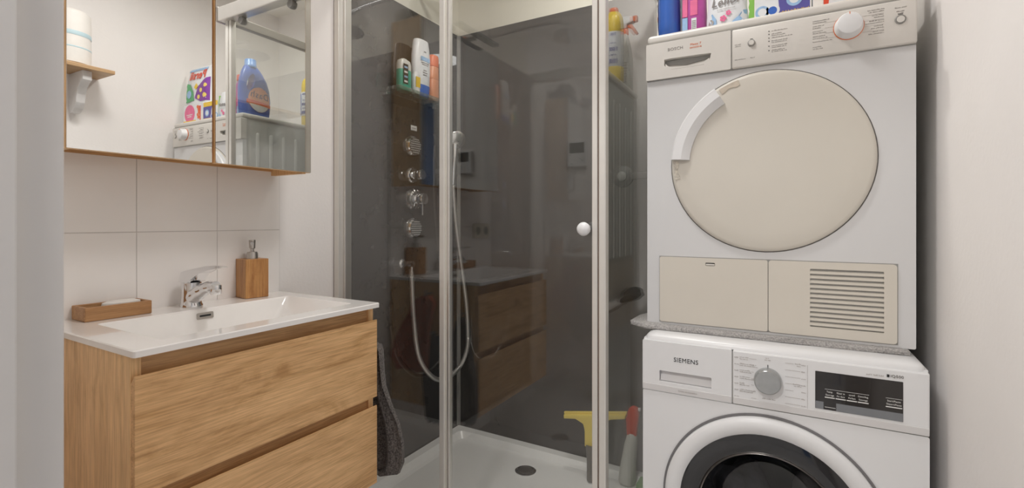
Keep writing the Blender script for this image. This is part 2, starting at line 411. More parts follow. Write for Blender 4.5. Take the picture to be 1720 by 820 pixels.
# dark wall panels in the shower
struct(MB().box(0.0, 0.005, 1.262, YB, 0.02, PT).build('wall_shower_left', 'panel'))
struct(MB().box(0.005, 1.045, YB-0.005, YB, 0.02, PT).build('wall_shower_back', 'panel'))
struct(MB().box(0.0048, 0.0175, YB-0.0075, YB-0.0045, 0.1, PT).box(0.0048, 0.0072, YB-0.020, YB-0.0045, 0.1, PT).build('trim_2', 'corner'))
# white wall above the dark panels, the light's cream cast put into its colour
struct(MB().box(0.0, 0.002, 1.262, YB, PT, CEIL).box(0.0, 1.045, YB-0.002, YB, PT, CEIL).build('wall_upper_lit', 'wall_cream_lit'))

# ------------------------------------------------------------------ ceiling lamp and added fill lamps
def downlight(x, y, watt, col, label, big):
    t = thing('ceiling_spotlight', label, 'ceiling light', (x, y, CEIL))
    k = 1.0 if big else 0.38
    MB().lathe([(0.17*k,0),(0.17*k,-0.025),(0.16*k,-0.03),(0.15*k,-0.02)], (x,y,CEIL), n=28).build('ring', 'lampring', t, True)
    MB().lathe([(0.0,-0.019),(0.15*k,-0.019)], (x,y,CEIL), n=28).build('lens', 'lamp_on', t)
    if big:
        ld = bpy.data.lights.new('lamp_glow', 'AREA'); ld.shape = 'DISK'; ld.size = 0.30
    else:   # small fill lamp added for the shower
        ld = bpy.data.lights.new('spot_glow', 'AREA'); ld.shape = 'DISK'; ld.size = 0.11
    ld.energy = watt; ld.color = col
    lo = bpy.data.objects.new('spot_glow', ld); COL.objects.link(lo); lo.location = (0,0,-0.03); lo.parent = t
for (x, y, w, c), lb in zip(LAMPS, ('round ceiling lamp in the middle of the bathroom', 'round ceiling lamp above the shower')):
    downlight(x, y, w, c, lb, y < 1.2)
hx, hy, hw, hc = HALL_FILL
t = thing('hall_fill_lamp', 'round flat ceiling lamp in the hall outside the bathroom', 'ceiling light', (hx, hy, CEIL))
MB().lathe([(0.17,0),(0.17,-0.05),(0.15,-0.06)], (hx,hy,CEIL), n=32).build('ring', 'lampring', t, True)
MB().lathe([(0,-0.058),(0.15,-0.058)], (hx,hy,CEIL), n=32).build('lens', 'lamp_on', t)
ld = bpy.data.lights.new('hall_fill_glow', 'AREA'); ld.shape = 'DISK'; ld.size = 0.3; ld.energy = hw; ld.color = hc
lo = bpy.data.objects.new('hall_fill_glow', ld); COL.objects.link(lo); lo.location = (0,0,-0.07); lo.parent = t

# ------------------------------------------------------------------ shower tray
TZ = 0.10
t = thing('shower_tray', 'low white acrylic shower tray in the corner under the glass', 'shower tray', (0.52, 1.65, 0))
def rr3(x0, x1, y0, y1, r, z): return [(a, b, z) for a, b in rrect(x0, x1, y0, y1, r, 4)]
X0, X1, Y0, Y1 = 0.006, 1.06, 1.235, YB-0.006
mb = MB(); mb.loft([rr3(X0,X1,Y0,Y1,0.004,0.0), rr3(X0,X1,Y0,Y1,0.004,TZ-0.004), rr3(X0+0.004,X1-0.004,Y0+0.004,Y1-0.004,0.004,TZ), rr3(X0+0.045,X1-0.045,Y0+0.07,Y1-0.045,0.03,TZ-0.001), rr3(X0+0.062,X1-0.062,Y0+0.085,Y1-0.062,0.04,TZ-0.028), rr3(0.49,0.54,1.70,1.76,0.02,TZ-0.036)])
mb.build('basin', 'tray', t, True, 35)
dz = TZ-0.034
dc = (0.497, 1.845, dz)
d = MB().lathe([(0.046,-0.003),(0.046,0.004),(0.040,0.0065),(0.033,0.0065),(0.032,0.003)], dc, n=32).build('drain_ring', 'chrome', t, True)
MB().lathe([(0.032,0.001),(0.030,0.007),(0.012,0.009),(0,0.009)], dc, n=32).build('drain_cover', 'steel', d, True)

# ------------------------------------------------------------------ shower enclosure
YG = 1.27; GH = 2.06; PX = 1.04
t = thing('shower_enclosure', 'glass shower enclosure with aluminium frame in the corner', 'shower screen', (0.52, YG, TZ))
MB().box(0.0055, 0.030, YG-0.032, YG+0.016, TZ, GH, 0.002).build('wall_profile', 'aluw', t)
MB().box(0.030, 0.040, YG-0.010, YG+0.022, TZ, GH, 0.002).build('wall_profile', 'alu', t)
MB().box(0.036, 0.492, YG-0.003, YG+0.003, TZ+0.012, GH-0.02).build('fixed_pane', 'pane', t)
MB().box(0.522, 1.022, YG-0.003, YG+0.003, TZ+0.012, GH-0.02).build('door_pane', 'pane', t)
MB().box(0.488, 0.510, YG-0.012, YG+0.010, TZ+0.006, GH-0.01, 0.003).build('door_profile', 'aluw', t)
MB().box(0.509, 0.517, YG-0.009, YG+0.008, TZ+0.006, GH-0.01, 0.002).build('magnetic_seal', 'sealc', t)
MB().box(0.516, 0.528, YG-0.010, YG+0.010, TZ+0.006, GH-0.01, 0.003).build('door_profile', 'alu', t)
MB().box(1.018, 1.034, YG-0.012, YG+0.012, TZ+0.006, GH-0.01, 0.002).build('door_profile', 'aluw', t)
MB().box(1.034, 1.039, YG-0.007, YG+0.008, TZ+0.006, GH-0.01).build('seal', 'seal', t)
MB().box(1.038, 1.058, YG-0.014, YG+0.014, TZ, GH+0.01, 0.003).build('corner_post', 'aluw', t)
MB().box(1.037, 1.043, YG+0.010, YB-0.03, TZ+0.012, GH-0.02).build('side_pane', 'pane2', t)
MB().box(1.024, 1.056, YB-0.045, YB-0.0055, TZ, GH, 0.002).build('wall_profile', 'alu', t)
MB().box(0.006, 1.08, YG-0.035, YG+0.012, GH-0.012, GH+0.050, 0.004).build('sliding_rail', 'alu', t)
MB().box(1.078, 1.094, YG-0.038, YG+0.015, GH-0.015, GH+0.053, 0.004).build('rail_end_cap', 'steel', t)
MB().box(1.026, 1.056, YG+0.012, YB-0.006, GH-0.022, GH+0.018, 0.003).build('side_rail', 'rail_shaded', t)
for xx in (0.62, 0.95):
    MB().lathe([(0,-0.012),(0.016,-0.012),(0.018,-0.004),(0.018,0.004),(0.016,0.012),(0,0.012)], (xx, YG, GH-0.024), 'y', 24).build('roller', 'midgrey', t, True)
MB().box(0.03, 1.04, YG-0.010, YG+0.010, TZ+0.0005, TZ+0.014, 0.002).build('bottom_rail', 'alu', t)
MB().box(1.03, 1.05, YG+0.012, YB-0.01, TZ+0.0005, TZ+0.014, 0.002).build('side_bottom_rail', 'alu', t)
k = MB().lathe([(0,0.042),(0.010,0.041),(0.0165,0.036),(0.019,0.028),(0.017,0.019),(0.012,0.014),(0.010,0.012),(0.010,0.004)], (1.001, YG-0.003, 1.130), 'y', 28).build('door_knob', 'wplastic', t, True)
MB().lathe([(0.0135,0.010),(0.0135,0.0),(0,0.0)], (1.001, YG-0.003, 1.130), 'y', 28).build('knob_collar', 'chrome', k, True)

t = thing('grab_bar', 'short grey grab bar with a round rosette on the back shower panel', 'grab bar', (0.873, YB-0.005, 1.343))
MB().lathe([(0.046,0.0),(0.045,0.006),(0.036,0.012),(0.020,0.014)], (0.873,YB-0.005,1.343), 'y', 32).build('rosette', 'cup', t, True)
MB().lathe([(0.021,0.012),(0.020,0.022),(0.014,0.026),(0,0.027)], (0.873,YB-0.005,1.343), 'y', 24).build('hub', 'cupl', t, True)
MB().box(0.905,1.018,YB-0.022,YB-0.008,1.328,1.358,0.004).build('bar', 'cup', t)
# ------------------------------------------------------------------ shower fittings on the left panel
XP = 0.005
def jet(y, z, label):
    t = thing('body_jet', label, 'shower jet', (XP, y, z), 'body jets on the dark panel')
    MB().lathe([(0.047,0),(0.047,0.006),(0.042,0.016),(0.0395,0.021),(0.0385,0.021)], (XP,y,z), 'x', 36).build('rim', 'chrome', t, True)
    f = MB().lathe([(0.0385,0.019),(0,0.021)], (XP,y,z), 'x', 36).build('face', 'jetface', t, True)
    mb = MB()
    for r in range(-3, 4):
        w = math.sqrt(max(0, 0.036**2-(r*0.0098)**2)); nn = int(w*2/0.0125)
        for q in range(nn+1):
            yy = y-w+ (2*w*(q+0.5)/(nn+1)) + (0.002 if r % 2 else -0.002)
            mb.box(XP+0.0195, XP+0.0245, yy-0.0030, yy+0.0030, z+r*0.0098-0.0013, z+r*0.0098+0.0013, 0.0006, 1)
    mb.build('nozzles', 'jet', f)['kind'] = 'stuff'
jet(1.672, 1.492, 'round chrome body jet high on the dark shower panel')
jet(1.677, 1.120, 'round chrome body jet below the mixer lever')
t = thing('diverter_knob', 'chrome diverter knob between body jet and mixer', 'shower valve', (XP, 1.672, 1.360))
MB().lathe([(0.036,0),(0.036,0.006),(0.031,0.012),(0.017,0.013),(0.017,0.03),(0.016,0.032)], (XP,1.672,1.360), 'x', 32).build('base', 'chrome', t, True)
MB().lathe([(0.014,0.03),(0.022,0.032),(0.024,0.036),(0.024,0.060),(0.021,0.065),(0,0.066)], (XP,1.672,1.360), 'x', 24).build('knob', 'chrome', t, True)
t = thing('shower_mixer', 'round chrome shower mixer with a thin lever', 'shower valve', (XP, 1.680, 1.252))
MB().lathe([(0.048,0),(0.048,0.006),(0.043,0.012),(0.043,0.018),(0.036,0.022),(0.036,0.027),(0.024,0.029),(0.024,0.04)], (XP,1.680,1.252), 'x', 36).build('base', 'chrome', t, True)
MB().lathe([(0.022,0.036),(0.026,0.040),(0.027,0.062),(0.024,0.068),(0,0.069)], (XP,1.680,1.252), 'x', 28).build('knob', 'chrome', t, True)
MB().box(XP+0.050, XP+0.059, 1.676, 1.684, 1.178, 1.232, 0.002).build('lever', 'chrome', t)
t = tag(MB().box(XP, XP+0.0012, 1.664, 1.704, 1.565, 1.588, 0.0005, 1).build('sticker', 'whitep'), 'small white sticker above the upper body jet', 'sticker')
bars_m = MB()
for i in range(5): bars_m.box(XP+0.0012, XP+0.0015, 1.669+i*0.006, 1.673+i*0.006, 1.573, 1.578)
for i in range(3): bars_m.box(XP+0.0012, XP+0.0015, 1.667, 1.667+0.03-0.004*i, 1.567+i*0.0001, 1.5685)
bars_m.build('small_print', 'print', t)['kind'] = 'stuff'
# hand shower, hose, outlet
t = thing('hand_shower', 'chrome hand shower on its bracket with a long silver hose', 'hand shower', (XP, 1.86, 1.45))
MB().lathe([(0.024,0),(0.024,0.006),(0.014,0.010),(0.014,0.045),(0,0.046)], (XP,1.905,1.40), 'x', 20).build('wall_bracket', 'chrome', t, True)
MB().tube([(0.062,1.905,1.33),(0.064,1.907,1.40),(0.066,1.912,1.47),(0.062,1.92,1.53)], [0.010,0.0115,0.0125,0.016], 16).build('handle', 'chrome', t, True)
R = Matrix.Rotation(math.radians(62), 3, 'Y') @ Matrix.Rotation(math.radians(0), 3, 'X')
b = MB(); b.lathe([(0,0.016),(0.018,0.014),(0.038,0.006),(0.044,0.0),(0.044,-0.006),(0.040,-0.009),(0,-0.010)], (0,0,0), 'z', 28)
bmesh.ops.rotate(b.bm, cent=(0,0,0), matrix=Matrix.Rotation(math.radians(-70), 3, 'Y'), verts=b.bm.verts)
bmesh.ops.rotate(b.bm, cent=(0,0,0), matrix=Matrix.Rotation(math.radians(-35), 3, 'Z'), verts=b.bm.verts)
bmesh.ops.translate(b.bm, vec=(0.066,1.930,1.555), verts=b.bm.verts)
b.build('spray_head', 'chrome', t, True)
def bez(P, n=24):
    P = [Vector(p) for p in P]; out = []
    for i in range(len(P)-1):
        p0 = P[max(i-1,0)]; p1 = P[i]; p2 = P[i+1]; p3 = P[min(i+2,len(P)-1)]
        for k in range(n):
            u = k/n
            out.append(0.5*((2*p1)+(p2-p0)*u+(2*p0-5*p1+4*p2-p3)*u*u+(3*p1-p0-3*p2+p3)*u**3))
    out.append(P[-1]); return out
hose_pts = bez([(0.060,1.605,0.945),(0.064,1.603,0.90),(0.07,1.610,0.72),(0.07,1.645,0.55),(0.07,1.74,0.435),(0.07,1.84,0.402),(0.07,1.95,0.43),(0.07,2.01,0.50),(0.07,2.018,0.59),(0.07,2.00,0.76),(0.068,1.955,0.97),(0.064,1.92,1.17),(0.062,1.905,1.33)], 40)
MB().tube(hose_pts, [0.0112 if i % 2 else 0.0090 for i in range(len(hose_pts))], 10).build('hose', 'alu', t, True, 80)
MB().lathe([(0.020,0),(0.020,0.005),(0.012,0.010),(0.012,0.050),(0.014,0.052),(0.014,0.066),(0,0.067)], (XP,1.605,0.965), 'x', 22).cyl((0.062,1.605,0.965),(0.062,1.605,0.915),0.0105).build('hose_outlet', 'chrome', t, True)
# rain head on an arm
t = thing('rain_shower_head', 'large round chrome rain shower head on a wall arm', 'shower head', (0.50, 1.71, 2.09))
MB().lathe([(0,0.022),(0.02,0.020),(0.03,0.010),(0.10,0.006),(0.105,0.002),(0.103,-0.003),(0,-0.004)], (0.50,1.71,2.122), 'z', 40).build('disc', 'chrome', t, True)
mb = MB()
for r in range(1, 8):
    for q in range(r*6):
        a = 2*PI*q/(r*6); mb.box(0.50+r*0.0135*math.cos(a)-0.0018, 0.50+r*0.0135*math.cos(a)+0.0018, 1.71+r*0.0135*math.sin(a)-0.0018, 1.71+r*0.0135*math.sin(a)+0.0018, 2.1150, 2.1185)
mb.build('nozzles', 'midgrey', t)['kind'] = 'stuff'
MB().tube(bez([(0.005,1.71,2.21),(0.25,1.71,2.22),(0.45,1.71,2.205),(0.50,1.71,2.14)], 12), 0.011, 14).build('arm', 'chrome', t, True, 60)

# glass corner shelf with bottles
SZ = 1.705
t = thing('glass_shelf', 'small glass shelf with rail on the dark shower panel', 'shelf', (XP, 1.65, SZ))
MB().box(XP, 0.112, 1.475, 1.83, SZ-0.007, SZ, 0.001, 1).build('shelf_plate', 'shelfglass', t)
MB().tube([(0.012,1.48,SZ+0.004),(0.105,1.48,SZ+0.004),(0.108,1.49,SZ+0.004),(0.108,1.82,SZ+0.004),(0.105,1.827,SZ+0.004),(0.012,1.827,SZ+0.004)], 0.003, 8).build('shelf_rail', 'shelfglass', t, True)
for yy in (1.50, 1.80):
    MB().box(XP, 0.03, yy-0.012, yy+0.012, SZ-0.022, SZ-0.007, 0.004).build('shelf_clip', 'chrome', t)
def flat_bottle(name, cx, cy, z, prof, sx, sy, n=28, power=2.6):
    """superellipse-section bottle: prof (scale, height)"""
    rings = []
    for k, h in prof:
        r = []
        for i in range(n):
            a = 2*PI*i/n; c, s_ = math.cos(a), math.sin(a)
            r.append((cx+math.copysign(abs(c)**(2/power), c)*sx*k, cy+math.copysign(abs(s_)**(2/power), s_)*sy*k, z+h))
        rings.append(r)
    return rings
t = thing('shampoo_bottle', 'clear pouch-shaped bottle with teal gel and dark printed label', 'bottle', (0.06, 1.555, SZ))
MB().loft(flat_bottle('', 0.062,1.556,SZ,[(0.92,0.001),(1,0.006),(1.0,0.085),(0.98,0.09)],0.022,0.036)).build('body', 'teal', t, True)
MB().loft(flat_bottle('', 0.062,1.556,SZ,[(0.985,0.0901),(0.98,0.115),(0.86,0.130),(0.45,0.137),(0.4,0.139)],0.022,0.036)).build('shoulder', 'milky', t, True)
MB().loft(flat_bottle('', 0.062,1.545,SZ,[(0.98,0.118),(0.95,0.131),(0.9,0.132)],0.012,0.014)).build('cap', 'redor', t, True)
MB().box(0.0845,0.0852,1.530,1.558,SZ+0.028,SZ+0.112).build('label', 'black', t)
for i in range(4): MB().box(0.0852,0.0856,1.534,1.554,SZ+0.034+i*0.02,SZ+0.042+i*0.02).build('label_print', 'skyp' if i % 2 else 'whitep', t)
t = thing('lotion_bottle', 'small white bottle with a yellow label in front of the tall bottle', 'bottle', (0.075,1.617,SZ))
MB().loft(flat_bottle('', 0.075,1.617,SZ,[(0.9,0.001),(1,0.005),(1.0,0.07),(0.9,0.085),(0.55,0.095),(0.5,0.098)],0.015,0.020)).build('body', 'wplastic', t, True)
MB().box(0.0895,0.0905,1.602,1.630,SZ+0.03,SZ+0.075).build('label', 'yprint', t)
t = thing('shampoo_bottle', 'tall white anti-dandruff shampoo bottle with blue base on the glass shelf', 'bottle', (0.06,1.677,SZ))
pf = [(0.80,0.001),(0.86,0.006),(0.98,0.06),(1.05,0.13),(1.04,0.18),(0.94,0.225),(0.86,0.248),(0.80,0.254)]
MB().loft(flat_bottle('', 0.058,1.670,SZ,pf,0.026,0.050,power=2.4)).build('body', 'wplastic', t, True)
MB().loft(flat_bottle('', 0.058,1.670,SZ,[(0.84,0.002),(0.885,0.008),(1.0,0.052),(0.99,0.053)],0.0268,0.0508,power=2.4)).build('base_band', 'blue', t, True)
mb = MB(); mb.box(0.0853,0.0861,1.640,1.700,SZ+0.158,SZ+0.176); mb.build('brand_band', 'skyp', t)
mb = MB()
for z_, w_ in ((0.198,0.014),(0.148,0.05),(0.140,0.04),(0.115,0.022),(0.105,0.030),(0.095,0.026)): mb.box(0.0851,0.0857,1.668-w_/2,1.668+w_/2,SZ+z_,SZ+z_+0.0035)
mb.build('small_print', 'print', t)['kind'] = 'stuff'
t = thing('shower_gel_bottle', 'slim orange shower gel bottle beside the tall white bottle', 'bottle', (0.06,1.757,SZ))
MB().loft(flat_bottle('', 0.058,1.757,SZ,[(0.92,0.001),(1,0.006),(1.0,0.10),(0.985,0.101)],0.021,0.029)).build('body', 'orangeb', t, True)
MB().loft(flat_bottle('', 0.058,1.757,SZ,[(0.99,0.102),(1.0,0.104),(0.97,0.158),(0.95,0.159)],0.021,0.029)).build('upper_body', 'orangeb', t, True)
MB().loft(flat_bottle('', 0.058,1.757,SZ,[(0.95,0.1605),(0.97,0.163),(0.97,0.203),(0.85,0.212),(0.8,0.213)],0.021,0.029)).build('cap', 'redor', t, True)

# window vacuum standing in the tray, spray bottle, sponge
t = thing('window_vacuum', 'yellow and grey handheld window vacuum standing in the shower tray', 'squeegee', (0.76,1.93,0.07))
YS = 1.905
MB().prism([(0.655,0.328),(0.926,0.380),(0.927,0.389),(0.654,0.337)], YS-0.006, YS+0.004, bev=0.001).build('rubber_lip', 'yellow2', t)
MB().prism([(0.657,0.311),(0.710,0.320),(0.744,0.306),(0.751,0.281),(0.751,0.215),(0.799,0.215),(0.801,0.286),(0.815,0.323),(0.865,0.348),(0.922,0.362),(0.924,0.379),(0.656,0.328)], YS-0.016, YS+0.016, bev=0.003).build('head', 'yellow2', t, True)
MB().loft([[(0.775+math.cos(a)*0.019*k, YS+math.sin(a)*0.024*k, z) for a in [2*PI*i/20 for i in range(20)]] for k, z in ((0.85,0.0735),(0.95,0.079),(0.95,0.15),(1.15,0.21),(1.15,0.223))]).build('handle', 'greyh', t, True)
t = thing('spray_bottle', 'milky cleaning spray bottle with a red trigger head in the shower', 'spray bottle', (0.925,1.955,0.07))
MB().loft([[(0.918+dx+math.cos(a)*0.034*k, 1.955+math.sin(a)*0.030*k, z) for a in [2*PI*i/24 for i in range(24)]] for k, z, dx in ((0.9,0.0765,-0.008),(1,0.082,-0.008),(1,0.12,-0.004),(0.93,0.16,0.0),(0.86,0.20,0.005),(0.78,0.24,0.010),(0.62,0.275,0.015),(0.45,0.285,0.016))]).build('body', 'milky', t, True)
MB().prism([(0.912,0.275),(0.952,0.275),(0.958,0.33),(0.962,0.37),(0.956,0.392),(0.936,0.398),(0.920,0.385),(0.908,0.345)], 1.943, 1.969, bev=0.006).build('trigger_head', 'red', t, True)
MB().box(0.957,0.967,1.949,1.963,0.380,0.393,0.003).build('nozzle', 'wplastic', t)
t = tag(MB().box(0.962,0.998,1.90,1.97,0.072,0.112,0.006).build('sponge', 'sponge'), 'green cleaning sponge beside the spray bottle in the tray', 'sponge')

# ------------------------------------------------------------------ vanity unit
VY0, VY1, VX = 0.4155, 1.0085, 0.462
t = thing('vanity_unit', 'wall-hung oak vanity unit with two drawers under the basin', 'bathroom cabinet', (0.22, 0.71, 0.395))
MB().box(0.010, 0.446, VY0, VY0+0.018, 0.395, 0.9045, 0.001, 1).build('side_panel', 'oakZ', t)
MB().box(0.010, 0.446, VY1-0.018, VY1, 0.395, 0.9045, 0.001, 1).build('side_panel', 'oakZ', t)
MB().box(0.010, 0.440, VY0+0.018, VY1-0.018, 0.395, 0.412).build('bottom_panel', 'oakYd', t)
MB().box(0.415, 0.4385, VY0+0.018, VY1-0.018, 0.855, 0.9045).build('top_rail', 'oakYd', t)
MB().box(0.415, 0.4385, VY0+0.018, VY1-0.018, 0.605, 0.662).build('middle_rail', 'oakYd', t)
def drawer(z0, z1):
    # slab front with a chamfered grip along its upper inner edge
    o = MB().prism([(0.4465,z0),(VX,z0),(VX,z1),(0.4585,z1),(0.4465,z1-0.016)], VY0+0.001, VY1-0.001, plane='xz').build('drawer', 'oakY', t)
    b = MB(); b.box(0.06, 0.4465, VY0+0.03, VY1-0.03, z0+0.02, z1-0.06); b.build('drawer_box', 'oakYd', o)
drawer(0.649, 0.869); drawer(0.402, 0.623)
# basin top
CZ = 0.918
t = thing('washbasin', 'white ceramic washbasin top with a wide rectangular bowl', 'washbasin', (0.23, 0.71, 0.905))
BX0, BX1, BY0, BY1 = 0.125, 0.415, 0.478, 0.962
def ring(x0,x1,y0,y1,r,z): return [(a,b,z) for a,b in rrect(x0,x1,y0,y1,r,4)]
mb = MB(); mb.loft([ring(0.010,0.4702,0.4115,1.0115,0.006,0.9048), ring(0.010,0.4702,0.4115,1.0115,0.006,CZ-0.002), ring(0.012,0.4682,0.4135,1.0095,0.006,CZ),
  ring(BX0,BX1,BY0,BY1,0.012,CZ), ring(BX0+0.004,BX1-0.004,BY0+0.004,BY1-0.004,0.012,CZ-0.004), ring(BX0+0.012,BX1-0.02,BY0+0.05,BY1-0.05,0.02,CZ-0.074), ring(BX0+0.03,BX1-0.05,BY0+0.09,BY1-0.09,0.02,CZ-0.082)], cap0=False)
mb.build('basin', 'ceramic', t, True, 30)
f = plate_hole(rrect(0.690,0.732,-0.0075,0.0095,0.003), rrect(0.6965,0.7255,-0.0015,0.0035,0.002), 0.0, 0.003, 0.006)
bmesh.ops.rotate(f.bm, cent=(0.711,0,0), matrix=Matrix.Rotation(PI/2, 3, 'Z'), verts=f.bm.verts)
bmesh.ops.translate(f.bm, vec=(0.1333-0.711,0.711,0.898), verts=f.bm.verts)
bmesh.ops.rotate(f.bm, cent=(0.1333,0.711,0.898), matrix=Matrix.Rotation(math.radians(-8), 3, 'Y'), verts=f.bm.verts)
ov = f.build('overflow_frame', 'steel', t)
MB().box(0.1318,0.1335,0.697,0.725,0.8965,0.9015).build('overflow_slot', 'black', ov)

# faucet
FY, FX = 0.712, 0.062
t = thing('faucet', 'chrome single-lever faucet on the basin ledge', 'faucet', (FX, FY, CZ))
prof = [(0.027,0.000,0.0),(0.027,0.004,0.0),(0.0245,0.008,0.0),(0.0235,0.03,0.0),(0.0235,0.05,0.0),(0.0245,0.062,-0.001),(0.0245,0.066,-0.001)]
MB().loft([[(FX+dx+math.cos(a)*r*1.05, FY+math.sin(a)*r, CZ+h) for a in [2*PI*i/28 for i in range(28)]] for r, h, dx in prof]).build('body', 'chrome', t, True)
MB().tube(bez([(FX+0.005,FY,CZ+0.022),(FX+0.04,FY,CZ+0.042),(FX+0.085,FY,CZ+0.058),(FX+0.118,FY,CZ+0.062)], 8), [0.021]*6+[0.019]*6+[0.016]*6+[0.0135]*7, 18).build('spout', 'chrome', t, True, 60)
MB().lathe([(0.0,0.012),(0.0125,0.012),(0.0135,0.009),(0.0135,-0.010),(0.0115,-0.013),(0,-0.013)], (FX+0.119,FY,CZ+0.054), 'z', 22).build('aerator', 'chrome', t, True)
lv = MB()
st = [(FX-0.027,0.0205,0.067,0.090),(FX-0.020,0.0235,0.067,0.096),(FX,0.0245,0.067,0.101),(FX+0.022,0.0240,0.067,0.105),(FX+0.036,0.0205,0.077,0.108),(FX+0.060,0.0155,0.092,0.112),(FX+0.10,0.0125,0.104,0.1155),(FX+0.14,0.0115,0.1105,0.1170),(FX+0.157,0.009,0.1125,0.1165)]
lv.loft([[(x,FY-w,CZ+zb),(x,FY-w*0.75,CZ+zt-0.003 if zt-zb>0.01 else CZ+zt),(x,FY,CZ+zt),(x,FY+w*0.75,CZ+zt-0.003 if zt-zb>0.01 else CZ+zt),(x,FY+w,CZ+zb),(x,FY,CZ+zb)] for x, w, zb, zt in st])
lv.build('lever', 'chrome', t, True, 50)
# soap dish
t = thing('soap_dish', 'shallow bamboo soap tray on the basin ledge', 'soap dish', (0.05, 0.54, CZ))
sx0, sx1, sy0, sy1 = 0.012, 0.087, 0.472, 0.606
MB().box(sx0+0.0072,sx1-0.0072,sy0+0.0072,sy1-0.0072,CZ+0.0005,CZ+0.008).build('base', 'bambooY', t)
for a in ((sx0,sx0+0.007,sy0,sy1),(sx1-0.007,sx1,sy0,sy1),(sx0+0.007,sx1-0.007,sy0,sy0+0.007),(sx0+0.007,sx1-0.007,sy1-0.007,sy1)):
    MB().box(*a,CZ+0.0005,CZ+0.033,0.0012,1).build('side', 'bambooY', t)
for i in range(5):
    MB().box(sx0+0.008,sx1-0.008,sy0+0.012+i*0.024,sy0+0.026+i*0.024,CZ+0.020,CZ+0.024,0.001,1).build('slat', 'steel', t)
MB().box(sx0+0.0075,sx1-0.0075,sy0+0.0075,sy1-0.0075,CZ+0.008,CZ+0.012).build('tray_floor', 'recess', t)
tag(MB().loft([[(0.050+math.cos(a)*0.024*k,0.556+math.sin(a)*0.040*k,CZ+z) for a in [2*PI*i/28 for i in range(28)]] for k, z in ((0.85,0.0243),(1,0.028),(0.97,0.034),(0.7,0.0375),(0.2,0.038))]).build('soap_bar', 'soapw', None, True), 'oval white soap bar in the bamboo tray', 'soap')
# soap dispenser
t = thing('soap_dispenser', 'square bamboo soap dispenser with steel pump', 'soap dispenser', (0.051, 0.895, CZ))
qx, qy = 0.049, 0.893
MB().box(qx-0.034,qx+0.034,qy-0.034,qy+0.034,CZ+0.0005,CZ+0.118,0.0015,2, rot=Matrix.Rotation(math.radians(-8),3,'Z')).build('body', 'bambooZ', t)
MB().lathe([(0,0.118),(0.0165,0.118),(0.0165,0.134),(0.0145,0.137),(0.0145,0.139),(0.006,0.1395)], (qx,qy,CZ), 'z', 24).build('collar', 'steel', t, True)
MB().lathe([(0.0055,0.139),(0.0055,0.148),(0.0085,0.150),(0.0095,0.174),(0.009,0.176),(0,0.1765)], (qx,qy,CZ), 'z', 20).cyl((qx,qy,CZ+0.168),(qx+0.030,qy-0.019,CZ+0.166),0.006,0.005,14).build('pump', 'steel', t, True)

# mirror cabinet
t = thing('mirror_cabinet', 'oak mirror cabinet with two mirror doors above the basin', 'mirror cabinet', (0.08, 0.71, 1.304))
CY0, CY1, CX, CB, CT = 0.409, 1.006, 0.18, 1.304, 2.006
MB().box(0.0095,0.162,CY0+0.006,CY0+0.022,CB+0.004,CT).build('side_panel', 'oakZ', t)
MB().box(0.0095,0.162,CY1-0.024,CY1-0.008,CB-0.003,CT).build('side_panel', 'oakZ', t)
MB().box(0.0095,0.160,CY0+0.02,CY1-0.022,CB+0.022,CB+0.038).build('bottom_panel', 'oakYd', t)
MB().box(0.0095,0.162,CY0+0.02,CY1-0.022,CT-0.016,CT).build('top_panel', 'oakYd', t)
MB().box(0.0095,0.014,CY0+0.02,CY1-0.022,CB+0.01,CT-0.016).build('back_panel', 'oakYd', t)
MID = 0.7075
def mdoor(y0, y1, edge):
    mid = Vector((0.171,(y0+y1)/2,CB)); rot = Matrix.Rotation(math.radians(0.62), 3, 'Z')
    a = MB().box(0.163,0.1755,y0,y1,CB,CT-0.002,0.0006,1)
    bmesh.ops.rotate(a.bm, cent=mid, matrix=rot, verts=a.bm.verts); o = a.build('mirror_door', 'oakZ', t)
    e1 = y1-0.021 if edge else y1
    a = MB().box(0.1755,0.1795,y0+0.0008,e1-0.0008,CB+0.0008,CT-0.003)
    bmesh.ops.rotate(a.bm, cent=mid, matrix=rot, verts=a.bm.verts); a.build('mirror', 'mirror', o)
    if edge:
        a = MB().box(0.1755,0.1788,y1-0.0205,y1-0.0005,CB+0.0008,CT-0.003)
        bmesh.ops.rotate(a.bm, cent=mid, matrix=rot, verts=a.bm.verts); a.build('edge_strip', 'mirrorE', o)
mdoor(CY0, MID-0.0028, False); mdoor(MID+0.0028, CY1, True)
# things on top of the cabinet
t = thing('mirror_light', 'slim grey light bar mounted on top of the mirror cabinet', 'light', (0.15,0.72,CT))
MB().box(0.205,0.245,0.50,0.82,CT+0.012,CT+0.026,0.004).build('light_bar', 'lightbar', t)
MB().box(0.05,0.21,0.645,0.675,CT+0.0005,CT+0.012,0.002).build('arm', 'lightbar', t)
def lump(name, cx, cy, cz, rx, ry, rz, m, label, cat, seedv=1, amp=0.25, n=3, flatb=None):
    b = MB(); bmesh.ops.create_icosphere(b.bm, subdivisions=n, radius=1.0); rn = random.Random(seedv)
    ph = [(rn.uniform(2,5),rn.uniform(2,5),rn.uniform(2,5),rn.uniform(0,6)) for _ in range(5)]
    for v in b.bm.verts:
        d = 1+amp*sum(math.sin(a*v.co.x+bb*v.co.y+c*v.co.z+p) for a,bb,c,p in ph)/3
        v.co = Vector((cx+v.co.x*rx*d, cy+v.co.y*ry*d, cz+v.co.z*rz*d))
        if flatb is not None and v.co.z < flatb: v.co.z = flatb
    return tag(b.build(name, m, None, True, 60), label, cat)
lump('toiletry_bag', 0.085, 0.83, CT+0.055, 0.062, 0.125, 0.065, 'bag', 'crumpled black bag on top of the mirror cabinet', 'bag', 3, 0.35, 3, CT+0.001)
